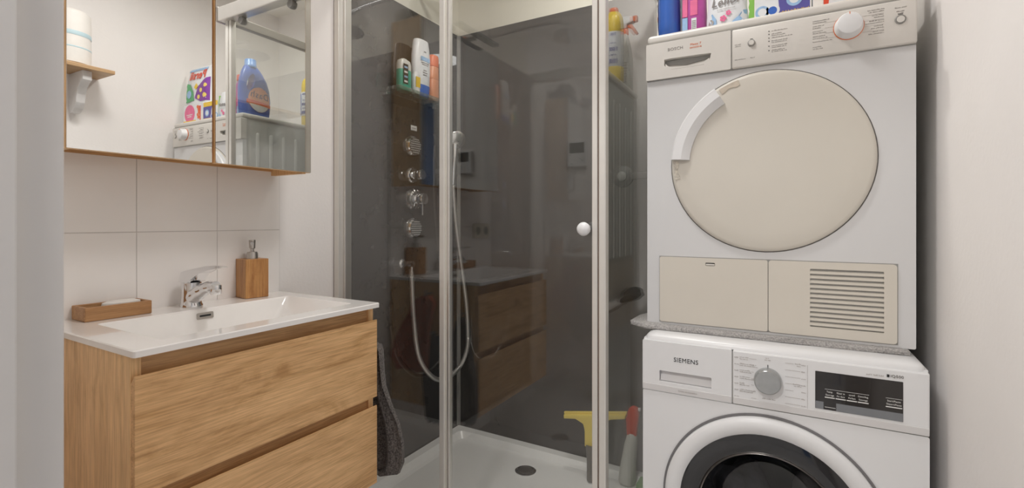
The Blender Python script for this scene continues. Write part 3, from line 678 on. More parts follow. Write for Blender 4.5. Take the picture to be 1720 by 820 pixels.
lump('bath_ball', 0.115, 0.615, CT+0.023, 0.023, 0.023, 0.023, 'redor', 'small orange ball on top of the mirror cabinet', 'ball', 4, 0.03, 2, CT+0.001)

# towels on the end of the vanity
def towel(name, m, path, half, x_of, label, hem=None, seedv=1, thick=0.012, n=14):
    """hanging cloth on the vanity end: path of (z, y, x0, x1); folds across its width"""
    t = thing(name, label, 'towel', (x_of, path[-1][1], path[-1][0]))
    rn = random.Random(seedv); ph = rn.uniform(0,6)
    fr, bk = [], []
    for (z, y, x0, x1) in path:
        fr.append([(x0+(x1-x0)*i/n, y+0.010*math.sin(i*1.35+ph+z*6)*min(1, abs(i-0.001)/n+0.4)+thick/2, z+0.004*math.sin(i*0.9+ph)) for i in range(n+1)])
        bk.append([(x0+(x1-x0)*i/n, y+0.010*math.sin(i*1.35+ph+z*6)*min(1, abs(i-0.001)/n+0.4)-thick/2, z+0.004*math.sin(i*0.9+ph)) for i in range(n, -1, -1)])
    MB().loft([f+b for f, b in zip(fr, bk)]).build('cloth', m, t, True, 70)
    return t
t = towel('hand_towel', 'towel', [(0.785,1.050,0.395,0.428),(0.770,1.047,0.385,0.442),(0.72,1.046,0.37,0.447),(0.67,1.046,0.36,0.452),(0.62,1.050,0.35,0.470),(0.56,1.060,0.335,0.492),(0.50,1.066,0.325,0.500),(0.44,1.066,0.325,0.500),(0.405,1.062,0.33,0.485),(0.395,1.060,0.335,0.45)], 0, 0.41, 'grey terry towel hanging from a hook on the vanity end', seedv=2)
MB().tube([(0.41,1.009,0.80),(0.41,1.045,0.80),(0.41,1.052,0.79),(0.41,1.052,0.815)], 0.004, 8).build('hook', 'steel', t, True)
t = towel('hand_towel', 'rust', [(0.852,1.036,0.205,0.262),(0.83,1.042,0.17,0.285),(0.78,1.046,0.15,0.27),(0.72,1.050,0.11,0.265),(0.66,1.050,0.075,0.26),(0.60,1.050,0.06,0.255),(0.55,1.048,0.085,0.25)], 0, 0.22, 'rust-red towel hanging on the vanity end beside the grey one', seedv=5)
MB().tube([(0.235,1.009,0.862),(0.235,1.040,0.862),(0.235,1.046,0.855),(0.235,1.046,0.876)], 0.004, 8).build('hook', 'steel', t, True)
t = towel('hand_towel', 'navy', [(0.70,1.026,0.20,0.30),(0.60,1.028,0.20,0.31),(0.50,1.028,0.20,0.31),(0.42,1.028,0.21,0.31),(0.35,1.028,0.22,0.305)], 0, 0.26, 'dark navy cloth hanging behind the rust-red towel', seedv=8, thick=0.006)
MB().tube([(0.25,1.009,0.705),(0.25,1.030,0.705),(0.25,1.036,0.700),(0.25,1.036,0.716)], 0.0035, 8).build('hook', 'steel', t, True)

# socket on the left wall, thermostat on the front wall
t = thing('wall_socket', 'cream double wall socket beside the vanity', 'socket', (0.0092,0.315,1.10))
MB().box(0.0093,0.020,0.235,0.392,1.060,1.141,0.003).build('frame', 'socket', t)
for yy in (0.276, 0.351):
    o = MB().lathe([(0.027,0.011),(0.024,0.011),(0.0225,0.004),(0,0.004)], (0.0093,yy,1.10), 'x', 28).build('socket_insert', 'socket', t, True)
    MB().lathe([(0.0225,0.0118),(0.0205,0.0112),(0.0205,0.0108),(0,0.0109)], (0.0095,yy,1.10), 'x', 28).build('recess', 'midgrey', o, True)
t = thing('thermostat', 'white wall thermostat with a dark screen beside the door', 'thermostat', (0.54, YF, 1.44))
MB().box(0.489,0.592,YF+0.0005,YF+0.026,1.435,1.565,0.003).build('body', 'wplastic', t)
MB().box(0.503,0.584,YF+0.026,YF+0.0272,1.503,1.556,0.001,1).build('screen', 'lcd', t)
for a, b_ in ((0.575,1.480),(0.575,1.462),(0.566,1.471),(0.584,1.471)):
    MB().lathe([(0.0035,-0.028),(0,-0.028)], (a, YF, b_), 'y', 10).build('button', 'midgrey', t)
MB().box(0.508,0.522,YF+0.026,YF+0.0266,1.446,1.4495).box(0.500,0.512,YF+0.026,YF+0.0266,1.492,1.4955).build('small_print', 'print', t)['kind'] = 'stuff'

# shelf on the right wall with a wrapped paper roll pack
t = thing('wall_shelf', 'wooden wall shelf on a white curved bracket on the right wall', 'shelf', (1.70,0.80,1.838))
MB().box(1.595,XR-0.001,0.45,1.065,1.838,1.855,0.002).build('board', 'shelfboard', t)
for yy in (0.955, 0.55):
    poly = [(XR-0.001,1.8375),(1.628,1.8375),(1.628,1.795),(1.645,1.788),(1.672,1.768),(1.690,1.738),(1.697,1.70),(1.715,1.675),(1.735,1.66),(1.760,1.655),(XR-0.001,1.690)]
    MB().prism(poly, yy, yy+0.035, bev=0.003).build('bracket', 'bracket', t, True)
t = thing('paper_roll_pack', 'tall wrapped pack of paper rolls with blue band on the wall shelf', 'paper rolls', (1.70,0.86,1.8555))
MB().lathe([(0,0.0),(0.070,0.0),(0.078,0.006),(0.079,0.06),(0.078,0.12),(0.079,0.18),(0.077,0.232),(0.066,0.242),(0.02,0.238),(0,0.236)], (1.685,0.925,1.8555), 'z', 36).build('wrapper', 'wrap', t, True)
MB().lathe([(0.0788,0.125),(0.0793,0.127),(0.0793,0.142),(0.0788,0.144)], (1.685,0.925,1.8555), 'z', 36).build('blue_band', 'wrapblue', t, True)
MB().lathe([(0.0790,0.070),(0.0795,0.071),(0.0795,0.075),(0.0790,0.076)], (1.685,0.925,1.8555), 'z', 36).build('thin_band', 'wrapblue', t, True)

# ------------------------------------------------------------------ washing machine
WX0, WX1, WY, WT = 1.145, 1.743, 1.3085, 0.850
CWX, CWZ = 1.444, 0.442
t = thing('washing_machine', 'white front-loading washing machine under the dryer', 'washing machine', ((WX0+WX1)/2, 1.60, 0))
# carcass: sides, back, bottom, lid
mb = MB(); mb.box(WX0,WX0+0.012,WY+0.012,1.90,0.02,0.835); mb.box(WX1-0.012,WX1,WY+0.012,1.90,0.02,0.835); mb.box(WX0+0.012,WX1-0.012,1.888,1.90,0.02,0.835); mb.box(WX0+0.012,WX1-0.012,WY+0.012,1.888,0.02,0.032)
mb.build('housing', 'white', t)
b = plate_hole(rrect(WX0,WX1,0.09,0.698,0.004), circle(CWX,CWZ,0.206,64), WY, WY+0.02); b.build('front_panel', 'white', t)
MB().box(WX0+0.002,WX1-0.002,WY+0.004,WY+0.02,0.02,0.089,0.002).build('plinth', 'white', t)
# lid with rounded front and corners
def lid_ring(z, ins): return [(a,bq,z) for a,bq in rrect(WX0+ins, WX1-ins, WY+ins, 1.90, 0.022, 5)]
MB().loft([lid_ring(0.832,0.003), lid_ring(0.840,0.004), lid_ring(0.846,0.009), lid_ring(WT-0.001,0.018), lid_ring(WT,0.024)]).build('lid', 'white', t, True, 50)
# fascia with drawer
FZ0, FZ1 = 0.700, 0.832
DXS = 1.366
MB().box(DXS+0.001,WX1,WY-0.003,WY+0.02,FZ0,FZ1,0.003).build('fascia', 'wplastic', t)
b = plate_hole(rrect(WX0,DXS-0.001,FZ0,FZ1,0.002,2), rrect(1.189,1.318,0.7265,0.7555,0.002,2), WY-0.003, WY+0.02, WY+0.016)
dw = b.build('detergent_drawer', 'wplastic', t)
MB().prism([(WY+0.0155,0.7555),(WY+0.0155,0.7275),(WY+0.006,0.7275)], 1.190, 1.317, plane='yz').build('grip', 'wband', dw)
MB().box(DXS-0.0012,DXS+0.0012,WY-0.001,WY+0.01,FZ0,FZ1-0.004).build('seam', 'midgrey', t)
MB().box(WX0+0.002,WX1-0.002,WY+0.002,WY+0.01,FZ0-0.0025,FZ0+0.001).build('seam', 'midgrey', t)
MB().box(DXS+0.002,WX1-0.001,WY-0.0037,WY-0.002,FZ0+0.001,FZ0+0.017,0.0006,1).build('fascia_band', 'wband', t)
MB().box(WX0+0.001,DXS-0.002,WY-0.0037,WY-0.002,FZ0+0.001,FZ0+0.017,0.0006,1).build('drawer_band', 'wband', dw)
yp = WY-0.0035
text('SIEMENS', 0.0162, (1.2565,yp,0.7885), 'black', dw, bold=0.0, sx=0.95)
bars([(1.238,0.709,0.045)], yp-0.0006, 'printl', dw, seedv=3, h=0.003)
# dial
dl = MB().lathe([(0.030,0.0),(0.030,0.003),(0.0285,0.019),(0.0265,0.021)], (CWX,WY-0.003,0.770), 'y', 48).build('dial', 'dialface', t, True)
MB().lathe([(0.0264,0.0208),(0,0.0212)], (CWX,WY-0.003,0.770), 'y', 48).build('dial_face', 'dialface', dl, True)
MB().box(CWX-0.0008,CWX+0.0008,yp-0.0006,yp,0.8005,0.807).build('dial_mark', 'black', t)
L = []
for i in range(7):
    z = 0.816-i*0.0158
    L += [(1.371,z,0.009)]
    if i < 6: L += [(1.383,z+0.002,[0.02,0.035,0.022,0.024,0.012,0.034][i]),(1.383,z-0.0025,[0.018,0.038,0.026,0.03,0.02,0.03][i])]
for i in range(7): L += [(1.513,0.8165-i*0.0158,0.009)]
L += [(1.500,0.818,0.012),(1.504,0.813,0.008),(1.496,0.770,0.016),(1.498,0.766,0.014),(1.439,0.823,0.007),(1.437,0.8185,0.013),(1.432,0.7255,0.028)]
bars(L, yp, 'printl', t, seedv=5, h=0.0024)
mb = MB()
def hline(x0,x1,z): mb.box(x0,x1,yp-0.0003,yp,z-0.0003,z+0.0003)
for i in range(7):
    zl = 0.8165-i*0.0158
    hline(1.478+0.004*abs(3-i)*0+0.002, 1.497 if i in (0,4) else 1.511, zl+0.0005)
    hline(1.404 if i in (0,) else 1.408, 1.414+ (0.006 if i in (0,6) else 0), zl)
mb.box(1.5245,1.5250,yp-0.0003,yp,0.718,0.818)
mb.build('dial_scale', 'printl', t)['kind'] = 'stuff'
# display
ds = MB().box(1.540,1.699,WY-0.0042,WY-0.002,0.7225,0.808,0.0008,1).build('display', 'display', t)
yd = WY-0.0046
MB().box(1.5405,1.556,yd,WY-0.004,0.7230,0.740).box(1.580,1.6985,yd,WY-0.004,0.7230,0.7405).build('button_band', 'dispgrey', ds)
mb = MB()
for i in range(4): mb.box(1.5585+i*0.0205,1.5775+i*0.0205,yd,WY-0.004,0.7502,0.7522)
mb.box(1.669,1.697,yd,WY-0.004,0.7502,0.7522); mb.box(1.5585,1.579,yd,WY-0.004,0.7285,0.7293)
mb.box(1.5585,1.640,yd,WY-0.004,0.7695,0.7700); mb.box(1.669,1.697,yd,WY-0.004,0.7695,0.7700)
mb.build('key_lines', 'whitep', ds)['kind'] = 'stuff'
for i, (a, c) in enumerate((('Temp.','Essorage'),('Klaar in','Fin dans'),('speed','Perfect'),('Centrifug.','Essorage'))):
    text(a, 0.0052, (1.568+i*0.0205,yd,0.7640), 'whitep', ds, sx=0.85, ex=0.0002); text(c, 0.0052, (1.568+i*0.0205,yd,0.7570), 'whitep', ds, sx=0.8, ex=0.0002)
text('Start/Pause', 0.0052, (1.683,yd,0.7640), 'whitep', ds, sx=0.9, ex=0.0002); text('Départ/Pause', 0.0052, (1.683,yd,0.7570), 'whitep', ds, sx=0.85, ex=0.0002)
text('iQ500', 0.0085, (1.6885,yp,0.8175), 'print', t, bold=0.0001); MB().box(1.671,1.6755,yp-0.0004,yp,0.8145,0.8205).build('logo_mark', 'black', t)
bars([(1.635,0.8155,0.010),(1.648,0.8155,0.018)], yp, 'printl', t, seedv=9, h=0.003)
# door
dd = MB().lathe([(0.2445,-0.002),(0.2445,0.0035),(0.239,0.004)], (CWX,WY,CWZ), 'y', 96).build('door_gap_ring', 'ringgap', t, True)
MB().lathe([(0.2385,-0.002),(0.2385,0.010),(0.236,0.017),(0.230,0.021),(0.222,0.0225),(0.216,0.0225),(0.2005,0.0185),(0.1985,0.014)], (CWX,WY,CWZ), 'y', 96).build('door_ring', 'wplastic', t, True, 60)
MB().lathe([(0.2000,0.0165),(0.180,0.019),(0.160,0.0195),(0.157,0.017),(0.152,0.005)], (CWX,WY,CWZ), 'y', 96).build('door_black_ring', 'blackgl', t, True, 60)
MB().lathe([(0.156,0.016),(0.154,0.0185),(0.1515,0.016),(0.1515,0.010)], (CWX,WY,CWZ), 'y', 96).build('door_rim', 'steel', t, True)
MB().lathe([(0.152,0.012),(0.147,-0.02),(0.135,-0.055),(0.115,-0.085),(0.080,-0.098),(0,-0.102)], (CWX,WY,CWZ-0.004), 'y', 72).build('door_bowl', 'bowl', t, True, 80)
MB().lathe([(0.206,-0.001),(0.200,-0.03),(0.235,-0.06),(0.235,-0.40),(0,-0.41)], (CWX,WY,CWZ), 'y', 64).build('drum', 'drum', t, True)
lump('laundry', 1.37, 1.54, 0.34, 0.075, 0.11, 0.12, 'laundry', 'grey laundry in the drum behind the door glass', 'laundry', 11, 0.3)
lump('laundry', 1.535, 1.54, 0.33, 0.06, 0.11, 0.10, 'wrap', 'pale laundry in the drum behind the door glass', 'laundry', 12, 0.3)
# felt mat between the machines
def mat_ring(z, g, sd):
    rn = random.Random(sd); out = []
    pts = [(1.098,1.352),(1.18,1.360),(1.30,1.362),(1.42,1.365),(1.54,1.366),(1.66,1.368),(1.722,1.372),(1.722,1.5),(1.722,1.7),(1.722,1.9),(1.6,1.9),(1.4,1.9),(1.25,1.9),(1.125,1.9),(1.11,1.75),(1.10,1.6),(1.10,1.48)]
    cen = (1.42,1.63)
    P = []
    for i in range(len(pts)):
        a = pts[i]; b_ = pts[(i+1) % len(pts)]
        for k in range(4):
            u = k/4; P.append((a[0]*(1-u)+b_[0]*u, a[1]*(1-u)+b_[1]*u))
    for x, y in P:
        jx, jy = rn.uniform(-0.002,0.002), rn.uniform(-0.002,0.002)
        dz_ = 0.014*max(0, (1.140-x)/0.04)*(1 if y < 1.5 else 0.3)
        out.append((cen[0]+(x-cen[0])*g+jx, cen[1]+(y-cen[1])*g+jy, z+dz_*0.6))
    return out
tag(MB().loft([mat_ring(WT+0.0005,0.995,1), mat_ring(WT+0.003,1.0,2), mat_ring(WT+0.010,1.0,3), mat_ring(WT+0.0125,0.993,4)]).build('felt_mat', 'felt', None, True, 70), 'grey felt mat squeezed between washing machine and dryer', 'mat')
lump('cleaning_rag', 1.104, 1.79, WT+0.016, 0.028, 0.125, 0.030, 'darkcloth', 'dark rag lying on the mat edge beside the dryer', 'cloth', 6, 0.3, 3, WT+0.0135)

# ------------------------------------------------------------------ tumble dryer
TX0, TX1, TY, TB, TT = 1.137, 1.735, 1.387, 0.8628, 1.678
t = thing('tumble_dryer', 'white tumble dryer with aged beige door stacked on the washing machine', 'tumble dryer', ((TX0+TX1)/2, 1.69, TB))
mb = MB(); mb.box(TX0+0.006,TX1-0.002,TY+0.012,1.985,TB+0.001,1.6524); mb.build('housing', 'sidegrey', t)
for i in range(7):
    yy = 1.47+i*0.072
    MB().loft([[(x,a,b_) for a,b_ in rrect(yy-w,yy+w,1.02-h_,1.585+h_,w*0.98,4)] for x, w, h_ in ((TX0+0.0062,0.012,0.006),(TX0+0.0035,0.009,0.003),(TX0+0.002,0.006,0.0))]).build('pressed_rib', 'sidegrey', t, True, 60)
CTX, CTZ, CR = 1.4355, 1.304, 0.2315
b = plate_hole(rrect(TX0,TX1,TB,1.549,0.004), circle(CTX,CTZ,CR+0.001,72), TY, TY+0.02, TY+0.012); b.build('front_panel', 'dwhite', t)
# worktop
MB().box(TX0,TX1,TY-0.003,1.985,1.6525,TT,0.010,4).build('worktop', 'lightpl', t, True, 50)
# fascia and condensate drawer
SP = 1.357; FB, FTP = 1.5495, 1.651
fs = MB().box(SP+0.001,TX1+0.001,TY-0.009,TY+0.02,FB,FTP,0.004).build('fascia', 'lightpl', t, True, 50)
crescent = [(1.186,1.588),(1.192,1.576),(1.205,1.572),(1.245,1.572),(1.290,1.572),(1.302,1.577),(1.306,1.590),(1.308,1.600),(1.285,1.601),(1.245,1.602),(1.205,1.603),(1.186,1.602)]
dwr = plate_hole(rrect(TX0-0.001,SP-0.001,FB,FTP,0.003,3), crescent[::-1], TY-0.009, TY+0.02, TY+0.010).build('water_drawer', 'lightpl', t)
MB().prism([(1.189,1.590),(1.200,1.580),(1.245,1.5755),(1.290,1.580),(1.303,1.588),(1.305,1.5725),(1.19,1.5725)], TY-0.0088, TY+0.0095).build('grip_lip', 'lightpl', dwr)
MB().prism([(1.187,1.5905),(1.245,1.584),(1.306,1.5925),(1.3065,1.6),(1.245,1.6015),(1.187,1.6015)], TY+0.006, TY+0.0098).build('grip_recess', 'midgrey', dwr)
MB().box(SP-0.0012,SP+0.0012,TY-0.0075,TY,FB,FTP).build('seam', 'midgrey', t)
MB().box(TX0+0.002,TX1-0.002,TY-0.004,TY+0.01,FTP-0.0005,FTP+0.0025).build('seam', 'midgrey', t)
MB().box(TX0+0.001,TX1-0.001,TY-0.0035,TY+0.01,FB-0.0022,FB+0.001).build('seam', 'midgrey', t)
yq = TY-0.0092
text('BOSCH', 0.0115, (1.216,yq,1.6275), 'print', dwr, bold=0.0, sx=1.05)
text('Maxx 7', 0.0085, (1.269,yq,1.6315), 'orange', dwr, sx=1.05); text('sensitive', 0.0085, (1.269,yq,1.6235), 'orange', dwr, sx=0.95)
L = [(1.366,1.610,0.016),(1.366,1.6055,0.014),(1.366,1.571,0.024),(1.402,1.571,0.010)]
for i, (w1, w2) in enumerate(((0.034,0),(0.022,0.03),(0.045,0),(0.034,0.032),(0.034,0.032),(0.028,0.033))):
    z = (1.6305,1.623,1.6135,1.6055,1.593,1.582)[i]
    L += [(1.450,z,w1)]
    if w2: L += [(1.450,z-0.0042,w2)]
L2 = []
for i, (w1, w2) in enumerate(((0.034,0.028),(0.022,0.018),(0.02,0.027),(0.024,0.030),(0.042,0),(0.018,0.02))):
    z = 1.6355-i*0.0125
    L2 += [(1.538,z,w1)]
    if w2: L2 += [(1.538,z-0.0048,w2)]
for i, (w1, w2) in enumerate(((0.030,0.028),(0.022,0.018),(0.027,0.034),(0.018,0.024),(0.02,0.028))):
    z = 1.638-i*0.0125
    L2 += [(1.676-w1,z,w1),(1.676-w2,z-0.0048,w2)]
L2 += [(1.604,1.6415,0.009),(1.602,1.637,0.012),(1.696,1.6335,0.021),(1.699,1.625,0.014),(1.701,1.6205,0.010)]
bars(L, yq+0.0002, 'print', fs, seedv=21); bars(L2, yq+0.0002, 'print', fs, seedv=22)
mb = MB()
for i in range(6): mb.box(1.443,1.4452,yq-0.0004,yq+0.0004,(1.6305,1.623,1.6135,1.6055,1.593,1.582)[i]-0.0011,(1.6305,1.623,1.6135,1.6055,1.593,1.582)[i]+0.0011)
mb.build('indicator_marks', 'black', fs)['kind'] = 'stuff'
mb = MB()
for i in range(4): mb.box(1.562,1.586,yq-0.0002,yq+0.0004,1.6275-i*0.0125,1.6279-i*0.0125); mb.box(1.636,1.676,yq-0.0002,yq+0.0004,1.6275-i*0.0125,1.6279-i*0.0125)
mb.build('scale_lines', 'printl', fs)['kind'] = 'stuff'
MB().lathe([(0.009,0.0),(0.0085,0.003),(0.007,0.004),(0,0.004)], (1.4045,TY-0.009,1.6085), 'y', 24).build('button', 'midgrey', fs, True)
MB().lathe([(0.0065,0.004),(0.006,0.006),(0,0.0062)], (1.4045,TY-0.009,1.6085), 'y', 24).build('button_cap', 'lightpl', fs, True)
MB().box(1.401,1.408,TY-0.0094,TY-0.0088,1.6185,1.6195).build('button_mark', 'black', fs)
MB().lathe([(0.0105,0.0),(0.0105,0.002),(0.0085,0.0035),(0.008,0.001)], (1.706,TY-0.009,1.606), 'y', 28).build('button_ring', 'midgrey', fs, True)
MB().lathe([(0.008,0.001),(0.0075,0.0035),(0,0.004)], (1.706,TY-0.009,1.606), 'y', 28).build('start_button', 'lightpl', fs, True)
MB().box(1.7015,1.7105,TY-0.0094,TY-0.0088,1.6175,1.6187).build('start_mark', 'black', fs)
kb = MB().lathe([(0.029,0.0),(0.029,0.004),(0.0275,0.008),(0.026,0.024),(0.0235,0.029),(0.018,0.031),(0,0.032)], (1.6095,TY-0.009,1.6085), 'y', 44).build('program_knob', 'wplastic', t, True)
MB().lathe([(0.0302,0.0),(0.0302,0.002),(0.029,0.003)], (1.6095,TY-0.009,1.6085), 'y', 44).build('knob_ring', 'orange', kb, True)
MB().box(1.6088,1.6102,TY-0.0395,TY-0.033,1.6275,1.634, 0.0003, 1).build('knob_mark', 'orange', kb)
# round door
MB().lathe([(CR+0.001,-0.006),(CR+0.001,-0.0005),(CR-0.003,-0.0005)], (CTX,TY,CTZ), 'y', 96).build('door_gap', 'gap', t, True)
dr_ = MB().lathe([(CR-0.002,-0.010),(CR-0.002,0.004),(CR-0.005,0.008),(CR-0.012,0.010),(CR-0.05,0.0115),(0,0.013)], (CTX,TY,CTZ), 'y', 96).build('door', 'beige', t, True, 60)
# curved handle on the door rim
mb = MB(); rings = []
for i in range(25):
    a = math.radians(121+ (176-121)*i/24); ca, sa = math.cos(a), math.sin(a)
    ro, ri, rm = CR-0.003, CR-0.050, CR-0.030
    rings.append([(CTX+ca*r, TY-h, CTZ+sa*r) for r, h in ((ro,0.007),(ro,0.024),(ro-0.004,0.029),(rm,0.031),(ri+0.003,0.020),(ri,0.017),(ri,0.009))])
hd = MB().loft(rings).build('handle', 'white', dr_, True, 25)
for a0, a1, w, m_ in ((106,119,0.022,'tape'),(177,190,0.020,'tape2')):
    outer = [(CTX+math.cos(math.radians(a0+(a1-a0)*i/8))*(CR-0.009), CTZ+math.sin(math.radians(a0+(a1-a0)*i/8))*(CR-0.009)) for i in range(9)]
    inner = [(CTX+math.cos(math.radians(a0+(a1-a0)*i/8))*(CR-w-0.0025*math.sin(i*1.1)), CTZ+math.sin(math.radians(a0+(a1-a0)*i/8))*(CR-w-0.0025*math.sin(i*1.1))) for i in range(8,-1,-1)]
    MB().prism(outer+inner, TY-0.0122, TY-0.0095).build('tape_remnant', m_, dr_)
# lower flap and grille
FX0, FX1, FZa, FZb, FS = 1.173, 1.701, 0.871, 1.052, 1.442
def rr_left(): return [p for p in rrect(FX0,FS-0.0008,FZa,FZb,0.006,4)]
fl = plate_hole(rrect(FX0,FS-0.0008,FZa,FZb,0.005,4), rrect(1.293,1.317,1.0315,1.0400,0.002,2), TY-0.005, TY+0.004, TY-0.001).build('filter_flap', 'beige2', t)
MB().box(1.294,1.316,TY-0.0042,TY-0.0012,1.0325,1.0368,0.0008,1).build('latch', 'lightpl', fl); MB().box(1.2932,1.3168,TY-0.0016,TY-0.0009,1.0317,1.0398).build('latch_recess', 'recess', fl)
GX0, GX1, GZ0, GZ1 = 1.5325, 1.677, 0.894, 1.035
gp = plate_hole(rrect(FS+0.0008,FX1,FZa,FZb,0.007,4), rrect(GX0,GX1,GZ0,GZ1,0.002,2), TY-0.005, TY+0.004, TY+0.010).build('grille_panel', 'beige2', t)
MB().box(GX0,GX1,TY+0.0085,TY+0.0098,GZ0,GZ1).build('grille_backing', 'recess', gp)
sl = None
for i in range(12):
    zc = GZ0+0.0035+(GZ1-GZ0-0.004)*i/12
    if sl is None:
        sl = MB().prism([(TY-0.0048,zc),(TY-0.0048,zc+0.0052),(TY+0.001,zc+0.0078),(TY+0.006,zc+0.0078),(TY+0.006,zc+0.0035)], GX0, GX1, plane='yz').build('slat', 'beige2', gp); base = zc
    else:
        o = sl.copy(); COL.objects.link(o); o.parent = gp; o.location = Vector(sl.location)+Vector((0,0,zc-base))
MB().box(FX0-0.002,FX1+0.002,TY-0.0006,TY+0.001,FZa-0.002,FZb+0.002).build('flap_gap', 'midgrey', t)

# ------------------------------------------------------------------ things on top of the dryer
ZT = TT+0.0005
# big blue detergent jug: narrow towards the viewer, broad face towards the shower
t = thing('detergent_bottle', 'large blue detergent bottle with moulded handle at the left edge of the dryer', 'bottle', (1.195,1.475,ZT))
bx, by = 1.186, 1.478
prof = [(0.82,0.0,0.0),(0.95,0.006,0.0),(1.0,0.03,0.0),(1.03,0.09,0.0),(0.98,0.14,0.002),(0.86,0.18,0.006),(0.66,0.215,0.012),(0.46,0.238,0.018),(0.36,0.246,0.02)]
rings = []
for k, h, oy in prof:
    w = 0.080*k; th = 0.0325*min(1, 0.35+k*0.66)
    rings.append([(bx+math.copysign(abs(math.cos(a))**0.8, math.cos(a))*th, by+oy*-1+math.copysign(abs(math.sin(a))**0.9, math.sin(a))*w, ZT+h) for a in [2*PI*i/36 for i in range(36)]])
jug = bmesh.new(); tmp = MB(); tmp.loft(rings); 
# handle hole through the front shoulder: bridge two oval loops with a short tunnel lining
body = tmp.build('body', 'blue', t, True, 60)
cut = MB(); cut.loft([[(xx, by-0.034+math.cos(a)*0.018+math.sin(a)*0.012, ZT+0.162+math.sin(a)*0.042) for a in [2*PI*i/24 for i in range(24)]] for xx in (bx-0.08, bx+0.08)])
co = cut.build('cut', 'blue', t)
md = body.modifiers.new('hole', 'BOOLEAN'); md.object = co; md.operation = 'DIFFERENCE'; md.solver = 'EXACT'
dg = bpy.context.evaluated_depsgraph_get(); me = bpy.data.meshes.new_from_object(body.evaluated_get(dg)); body.modifiers.clear(); body.data = me
bpy.data.objects.remove(co)
MB().lathe([(0.026,0.236),(0.028,0.240),(0.028,0.250),(0.0265,0.252),(0.0265,0.274),(0.024,0.278),(0,0.279)], (bx,by-0.02,ZT), 'z', 28).build('cap', 'bluel', t, True)
def jug_x(y, z):
    h = max(0.0, min(prof[-1][1], z-ZT))
    for (k0,h0,o0),(k1,h1,o1) in zip(prof, prof[1:]):
        if h <= h1: u = (h-h0)/(h1-h0); k = k0+(k1-k0)*u; oy = o0+(o1-o0)*u; break
    w = 0.080*k; th = 0.0325*min(1, 0.35+k*0.66)
    sn = min(0.999, (abs(y-(by-oy))/w)**(1/0.9)); return bx-th*math.sqrt(1-sn*sn)**0.8
def jug_patch(name, m, rows, off):
    mb = MB(); G = [[mb.bm.verts.new((jug_x(y, z)-off, y, z)) for y, z in row] for row in rows]
    for a, b_ in zip(G, G[1:]):
        for q in range(len(a)-1): mb.bm.faces.new((a[q], a[q+1], b_[q+1], b_[q]))
    return mb.build(name, m, t, True, 80)
def disc_row(v, r0, lo=-1.0, hi=1.0, n=14):   # row of a disc label at height v (-1..1)
    c_ = math.sqrt(max(0.0, 1-v*v))*r0; return [(by+0.008-c_+2*c_*q/n, ZT+0.080+v*0.062) for q in range(n+1)]
jug_patch('label', 'orangeb', [disc_row(-0.995+1.99*q/14, 0.058) for q in range(15)], 0.0012)
jug_patch('label_foot', 'pouch', [disc_row(-0.97+0.57*q/5, 0.055) for q in range(6)], 0.0020)
jug_patch('label_band', 'red', [[(by+0.008-0.066+0.132*q/14, ZT+0.062+0.0045*(7-q)/7+v) for q in range(15)] for v in (-0.009,-0.003,0.003,0.009)], 0.0026)
tx = text('Dash', 0.046, (bx-0.034,by+0.008,ZT+0.100), 'bluelabel', t, rz=-PI/2, bold=0.0, tilt=math.radians(4))
wl = world_loc(tx)
for v in tx.data.vertices: v.co.x = jug_x(v.co.y+wl.y, v.co.z+wl.z)-0.0034-wl.x
# pink bottle
t = thing('softener_bottle', 'pink and purple softener bottle between blue bottle and white pouch', 'bottle', (1.252,1.46,ZT))
MB().loft(flat_bottle('',1.2545,1.450,ZT,[(0.9,0.0),(1.0,0.006),(1.02,0.06),(0.98,0.11),(0.80,0.15),(0.5,0.175),(0.42,0.18)],0.0325,0.026)).build('body', 'magenta', t, True)
MB().lathe([(0.015,0.178),(0.017,0.180),(0.017,0.205),(0.014,0.210),(0,0.211)], (1.2545,1.450,ZT), 'z', 20).build('cap', 'red', t, True)
MB().box(1.2265,1.240,1.4222,1.427,ZT+0.048,ZT+0.118,0.0005,1).build('side_label', 'pink', t)
lb = MB().box(1.2260,1.2405,1.4222,1.427,ZT+0.006,ZT+0.046,0.0005,1).build('info_label', 'skyp', t)
MB().box(1.2505,1.264,1.4226,1.4275,ZT+0.006,ZT+0.042,0.0003,1).build('barcode_label', 'pouch', t)
mb = MB()
for i in range(6): mb.box(1.2520,1.2625,1.4222,1.4227,ZT+0.012+i*0.0042,ZT+0.0138+i*0.0042)
mb.build('barcode', 'print', t)['kind'] = 'stuff'
MB().box(1.2475,1.2665,1.4226,1.4275,ZT+0.050,ZT+0.092,0.0003,1).build('back_label', 'pink', t)
# green-capped bottle behind
t = thing('cleaner_bottle', 'bottle with a green cap behind the blue detergent bottle', 'bottle', (1.312,1.550,ZT))
MB().lathe([(0,0),(0.030,0.0),(0.033,0.006),(0.033,0.15),(0.020,0.19),(0.016,0.20)], (1.312,1.550,ZT), 'z', 24).build('body', 'wplastic', t, True)
MB().lathe([(0.0195,0.195),(0.021,0.198),(0.021,0.245),(0.016,0.255),(0,0.257)], (1.312,1.550,ZT), 'z', 24).build('cap', 'teal', t, True)
